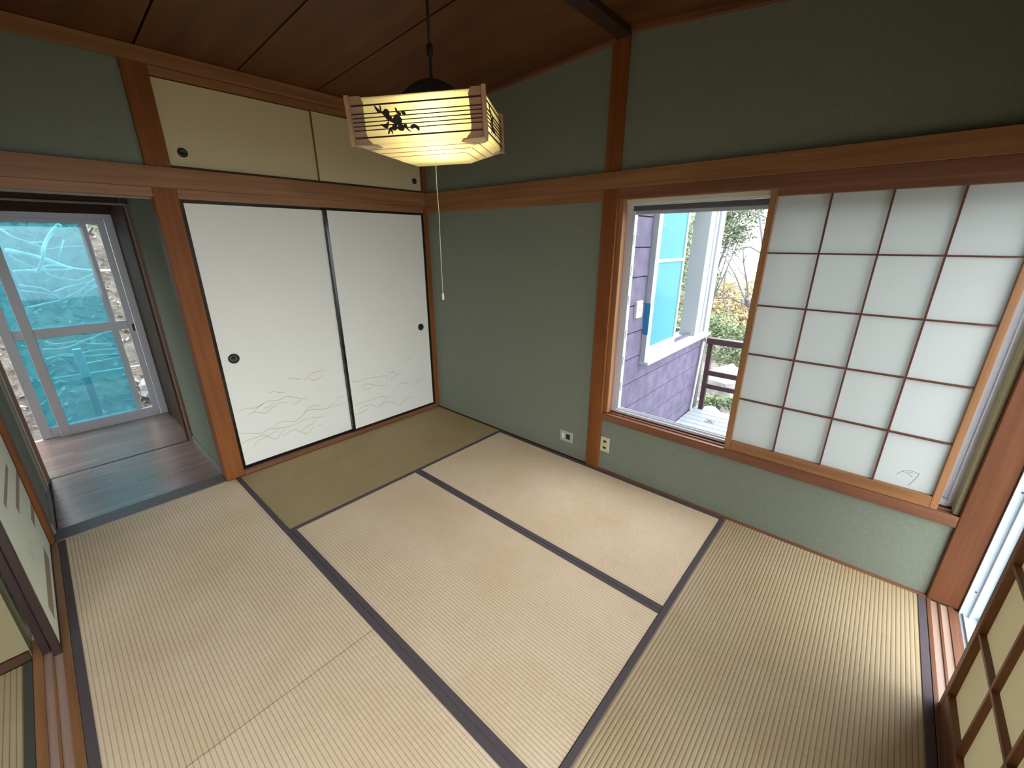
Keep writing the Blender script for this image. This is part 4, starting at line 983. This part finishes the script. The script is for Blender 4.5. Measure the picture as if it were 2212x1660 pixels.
branchset('fallen_branches', 'pale thin branches crossing the lower teal pane', BR2, [0.009, 0.009, 0.009, 0.007, 0.007, 0.006], 0.03, 2, 0.10)
gr = thing('garden_rail', 'low white rail with a post behind the lower teal pane', 'railing', (-2.5, RAILL[2][1][1], gh(-2.5, -2.3)))
pz = RAILL[2]
B(gr, 'post', -2.53, -2.47, pz[1][1] - 0.03, pz[1][1] + 0.03, pz[1][2] - 0.06, pz[0][2], 'plastic_white', 0.003)
B(gr, 'foot', -2.525, -2.475, pz[1][1] - 0.025, pz[1][1] + 0.025, gh(-2.5, -2.3) - 0.1, pz[1][2] - 0.06, 'deck_frame', 0.003)
geo('rail', tube_geo([RAILL[0][0], RAILL[0][1], RAILL[1][0], RAILL[1][1], (RAILL[1][1][0], RAILL[1][1][1] + 0.6, RAILL[1][1][2])], 0.012, 8), 'plastic_white', gr, RAILL[0][1], True)
for i, (x0, x1, y0, y1, z) in enumerate(((-2.36, -2.02, -2.25, -1.85, -0.26), (-2.36, -2.02, -2.72, -2.30, -0.26))):
    tag(B(None, 'stepping_slab', x0, x1, y0, y1, z - 0.22, z, 'concrete', 0.006), ['pale concrete slab outside the corridor door, at its latch side', 'pale concrete slab outside the corridor door, at its left side'][i], 'slab', 'stepping slabs outside the corridor')
# loose stones and dead leaves on the bank
random.seed(21)
V = []
for i in range(2600):
    y = random.uniform(-4.2, -0.8); x = random.uniform(-5.2, -2.1)
    z = gh(x, y) + 0.012
    s = random.uniform(0.012, 0.045); a = random.uniform(0, 6.28); tl = random.uniform(-0.5, 0.9)
    dx, dy = math.cos(a) * s, math.sin(a) * s
    V.append(([(x - dx, y - dy, z), (x + dy * 0.5, y - dx * 0.5, z + s * tl), (x + dx, y + dy, z + s), (x - dy * 0.5, y + dx * 0.5, z + s * 0.4)], [(0, 1, 2, 3)]))
q = geo('dead_leaves', merge(V), 'leaf_dry', g, (-3, -2.4, 0)); q['kind'] = 'stuff'
for i, (x, y, s, lb) in enumerate(((-2.5, -2.86, 0.13, 'pale stone on the bank just left of the rear corridor door'), (-2.95, -3.05, 0.16, 'larger stone farther up the bank at the left gap'),
                                   (-2.45, -1.62, 0.12, 'stone low on the bank at the latch side of the corridor door'), (-3.1, -1.75, 0.15, 'stone halfway up the bank behind the clear strip of glass'))):
    rock(lb, (x, y), (s, s * 0.9, s * 0.7), 100 + i, 'rock', 'stones on the bank')
plant('bank_shrub', 'olive shrub at the top of the bank above the corridor door', 'shrub', (-4.3, -2.4, 0), [((-4.6, -2.2, 2.1), (0.5, 1.5, 0.35), 3000)], 'leaf_olive', 31, 0.04, 4, 'bank shrubs')
